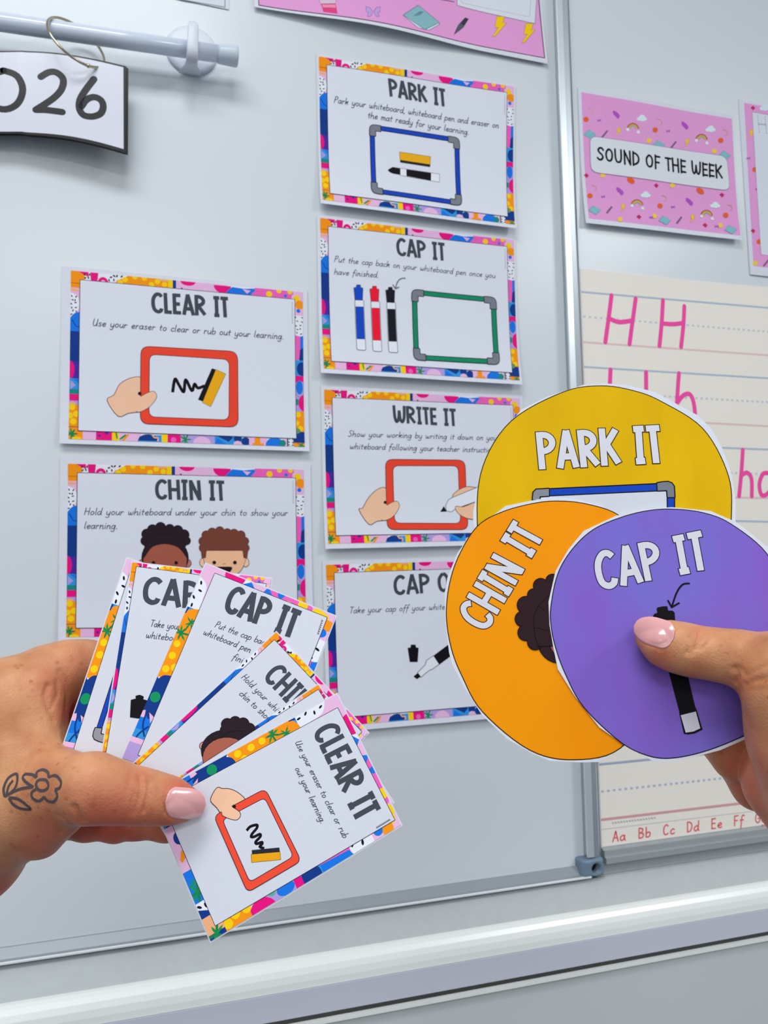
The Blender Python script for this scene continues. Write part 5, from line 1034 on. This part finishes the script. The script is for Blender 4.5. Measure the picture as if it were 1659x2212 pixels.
fl.chain([(35, 1640, .440, 72), (35, 1740, .425, 72)], .01, .012)
fl.chain([(60, 1560, .445, 60), (140, 1525, .452, 50), (210, 1530, .456, 50)], .006, .006)
fl.chain([(110, 1590, .446, 56), (190, 1585, .450, 52), (300, 1640, .432, 46), (370, 1690, .418, 40)], .006, .006)
fl.chain([(50, 1745, .425, 60), (120, 1772, .412, 40), (185, 1780, .403, 34), (250, 1783, .400, 33.5), (290, 1779, .396, 32), (360, 1781, .396, 34), (430, 1765, .398, 32)], .004, .004)
fl.chain([(128, 1782, .374, 20), (95, 1815, .383, 28)], .006, .012)
gl = lambda pts, w, dp: fl.groove([(x, y, zf_(x, y)) for x, y in pts], w, dp)
cvk = CV(4.366, 120, 1500); cvw = CV(4.608, 0, 1360)
def surf_depth(field):
    """front surface depth of the field for a photo point"""
    def g(x, y):
        d = np.linspace(field.ax[2][0], field.ax[2][-1], 260); q = np.stack([(x-W/2)/F*d, (y-H/2)/F*d, d], 1)
        i = np.round((q-field.lo)/field.h).astype(int); ok = ((i >= 0) & (i < field.n)).all(1); v = np.ones(len(d)); ii = i[ok]; v[ok] = field.V[ii[:, 0], ii[:, 1], ii[:, 2]]
        k = np.argmax(v < 0); return float(d[k]) if (v < 0).any() else .39
    return g
zf_ = surf_depth(fl)
for pts, w, dp in (([(792, 775), (808, 900), (765, 1050), (742, 1140)], .0009, .0013), ([(882, 830), (876, 930), (852, 1010), (830, 1100)], .0009, .0011), ([(740, 930), (718, 1060), (700, 1130)], .0009, .0009), ([(690, 830), (702, 910)], .0008, .0004),
                   ([(175, 1060), (215, 1120), (252, 1195)], .0012, .0018), ([(35, 1150), (110, 1200), (195, 1252)], .0012, .0018), ([(-60, 1110), (20, 1230), (60, 1300)], .0012, .0007), ([(1050, 890), (1025, 1000), (1035, 1110), (1120, 1160)], .0008, .0007), ([(350, 1060), (365, 1120)], .001, .0004)):
    gl([cvk(p) for p in pts], w, dp)
for pts, w, dp in (([(470, 560), (450, 660), (480, 790), (540, 900)], .0012, .0012), ([(560, 520), (575, 640), (520, 760), (490, 800)], .0011, .0008), ([(590, 420), (650, 540), (668, 640), (660, 760)], .0014, .0012)):
    gl([cvw(p) for p in pts], w, dp)
H1, hit1 = hand('hand with a small flower tattoo pinching the fan of cards', fl, tuple(at(60, 1700, .40)), [(395, 1712, 40, .75), (300, 1745, 40, .25), (305, 1680, 26, .35), (200, 1690, 50, .28), (110, 1480, 50, .35), (170, 1440, 60, .3), (158, 1540, 34, .9), (240, 1812, 120, .8), (350, 1800, 60, .6), (100, 1812, 70, .6), (20, 1930, 60, .8), (120, 1660, 70, .12)])  # skin redness; the strong spot in the thumb gap also paints its shade
nail(H1, hit1, (357, 1732), (445, 1739), 34, drop=.0030)
# tattoo drawn on the skin
TATM = M((82, 74, 80), .5, 0, .2, name='tattoo_ink', k=1)
V = []; Fc = []
ct_ = CV(3.318, 0, 1600)
def tat(pts, w):
    P_ = spl(pts, 6); L = []
    for p in P_:
        h_, n_ = hit1(*ct_(p))
        if h_: L.append((h_+n_*.00022, n_))
    for i, (p, n_) in enumerate(L):
        t = (L[min(i+1, len(L)-1)][0]-L[max(i-1, 0)][0]).normalized(); sd = t.cross(n_).normalized()*w; k = len(V); V.extend([p-sd, p+sd])
        if i: Fc.append((k-2, k-1, k+1, k))
for pts in ([(240, 332), (195, 303), (165, 268), (182, 241), (235, 245), (262, 265)], [(262, 265), (266, 226), (305, 208), (343, 226), (350, 262)], [(350, 262), (398, 250), (437, 290), (430, 335), (395, 350)], [(395, 350), (412, 395), (385, 437), (342, 430), (318, 402)], [(318, 402), (280, 432), (236, 412), (228, 372), (262, 345)],
            [(305, 278), (272, 286), (260, 318), (276, 350), (308, 358), (340, 342), (348, 312), (332, 284), (305, 278)], [(235, 332), (150, 345), (80, 375), (35, 400)], [(35, 400), (28, 340), (60, 270), (118, 238), (125, 290), (105, 345), (60, 388)], [(65, 408), (130, 418), (185, 455), (220, 490), (150, 485), (95, 455), (65, 408)], [(48, 395), (62, 330), (95, 285)]):
    tat(pts, .00062)
mesh('flower_tattoo', V, Fc, TATM, None, H1, True, label='outlined flower tattoo with two leaves in grey ink')
# --- other hand, thumb on the purple card, fingers behind
fr_ = Field((.115, .040, .318), (.290, .235, .448), .0008)
def td(x, y, r, g=.0008): d = dD(x, y); return (x, y, d-g-r*.97*d/F, r)
fr_.chain([td(1402, 1376, 27), td(1428, 1388, 41), td(1462, 1398, 48.5), td(1505, 1408, 49.5), td(1560, 1416, 51.5), td(1610, 1424, 55), (1690, 1440, .357, 68), (1760, 1480, .352, 95)], .006)
fr_.chain([(1738, 1500, .350, 127), (1765, 1600, .352, 128), (1800, 1700, .36, 130), (1960, 1960, .36, 130)], .012, .008)
fr_.chain([(1880, 1560, .37, 120), (1870, 1640, .385, 110), (1780, 1640, .400, 85)], .012, .02)
fr_.chain([(1708, 1688, .378, 101), (1790, 1760, .372, 110), (1900, 1900, .37, 120)], .01, .004)
fr_.chain([(1780, 1640, .402, 80), (1680, 1640, .408, 60), (1634, 1696, .402, 50), (1560, 1600, .405, 45), (1500, 1520, .405, 42)], .004, .003)
fr_.chain([(1780, 1600, .405, 75), (1660, 1620, .404, 56), (1588, 1636, .398, 46), (1520, 1545, .400, 44), (1460, 1460, .402, 40)], .004, .0025)
fr_.chain([(1780, 1560, .41, 75), (1700, 1500, .412, 55), (1600, 1440, .410, 48), (1500, 1400, .405, 42)], .004, .0025)
zf_ = surf_depth(fr_)
gr = lambda pts, w, dp: fr_.groove([(*c6b(p), zf_(*c6b(p))) for p in pts], w, dp)
for pts, w, dp in (([(890, 440), (868, 560), (800, 690)], .0009, .0012), ([(950, 470), (880, 590), (840, 650)], .0009, .0010), ([(1060, 470), (960, 590), (905, 640)], .0009, .0008), ([(770, 500), (790, 590), (745, 680)], .0009, .0008),
                   ([(1295, 850), (1318, 930), (1300, 1000)], .0013, .0013), ([(1385, 1035), (1480, 995), (1659, 965)], .0014, .0014), ([(1340, 850), (1420, 940), (1560, 860), (1700, 800)], .0012, .0008), ([(1390, 1110), (1500, 1080), (1650, 1080)], .0016, .0005),
                   ([(620, 400), (540, 560), (430, 600), (300, 570)], .0009, .0008), ([(1530, 570), (1620, 540)], .001, .0004)):
    gr(pts, w, dp)
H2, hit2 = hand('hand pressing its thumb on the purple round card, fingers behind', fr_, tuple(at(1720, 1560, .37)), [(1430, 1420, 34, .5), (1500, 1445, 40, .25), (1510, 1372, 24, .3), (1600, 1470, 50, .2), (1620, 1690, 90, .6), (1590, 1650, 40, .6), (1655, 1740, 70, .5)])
nail(H2, hit2, (1456, 1377), (1369, 1351), 31, st_=.45, drop=.0026)
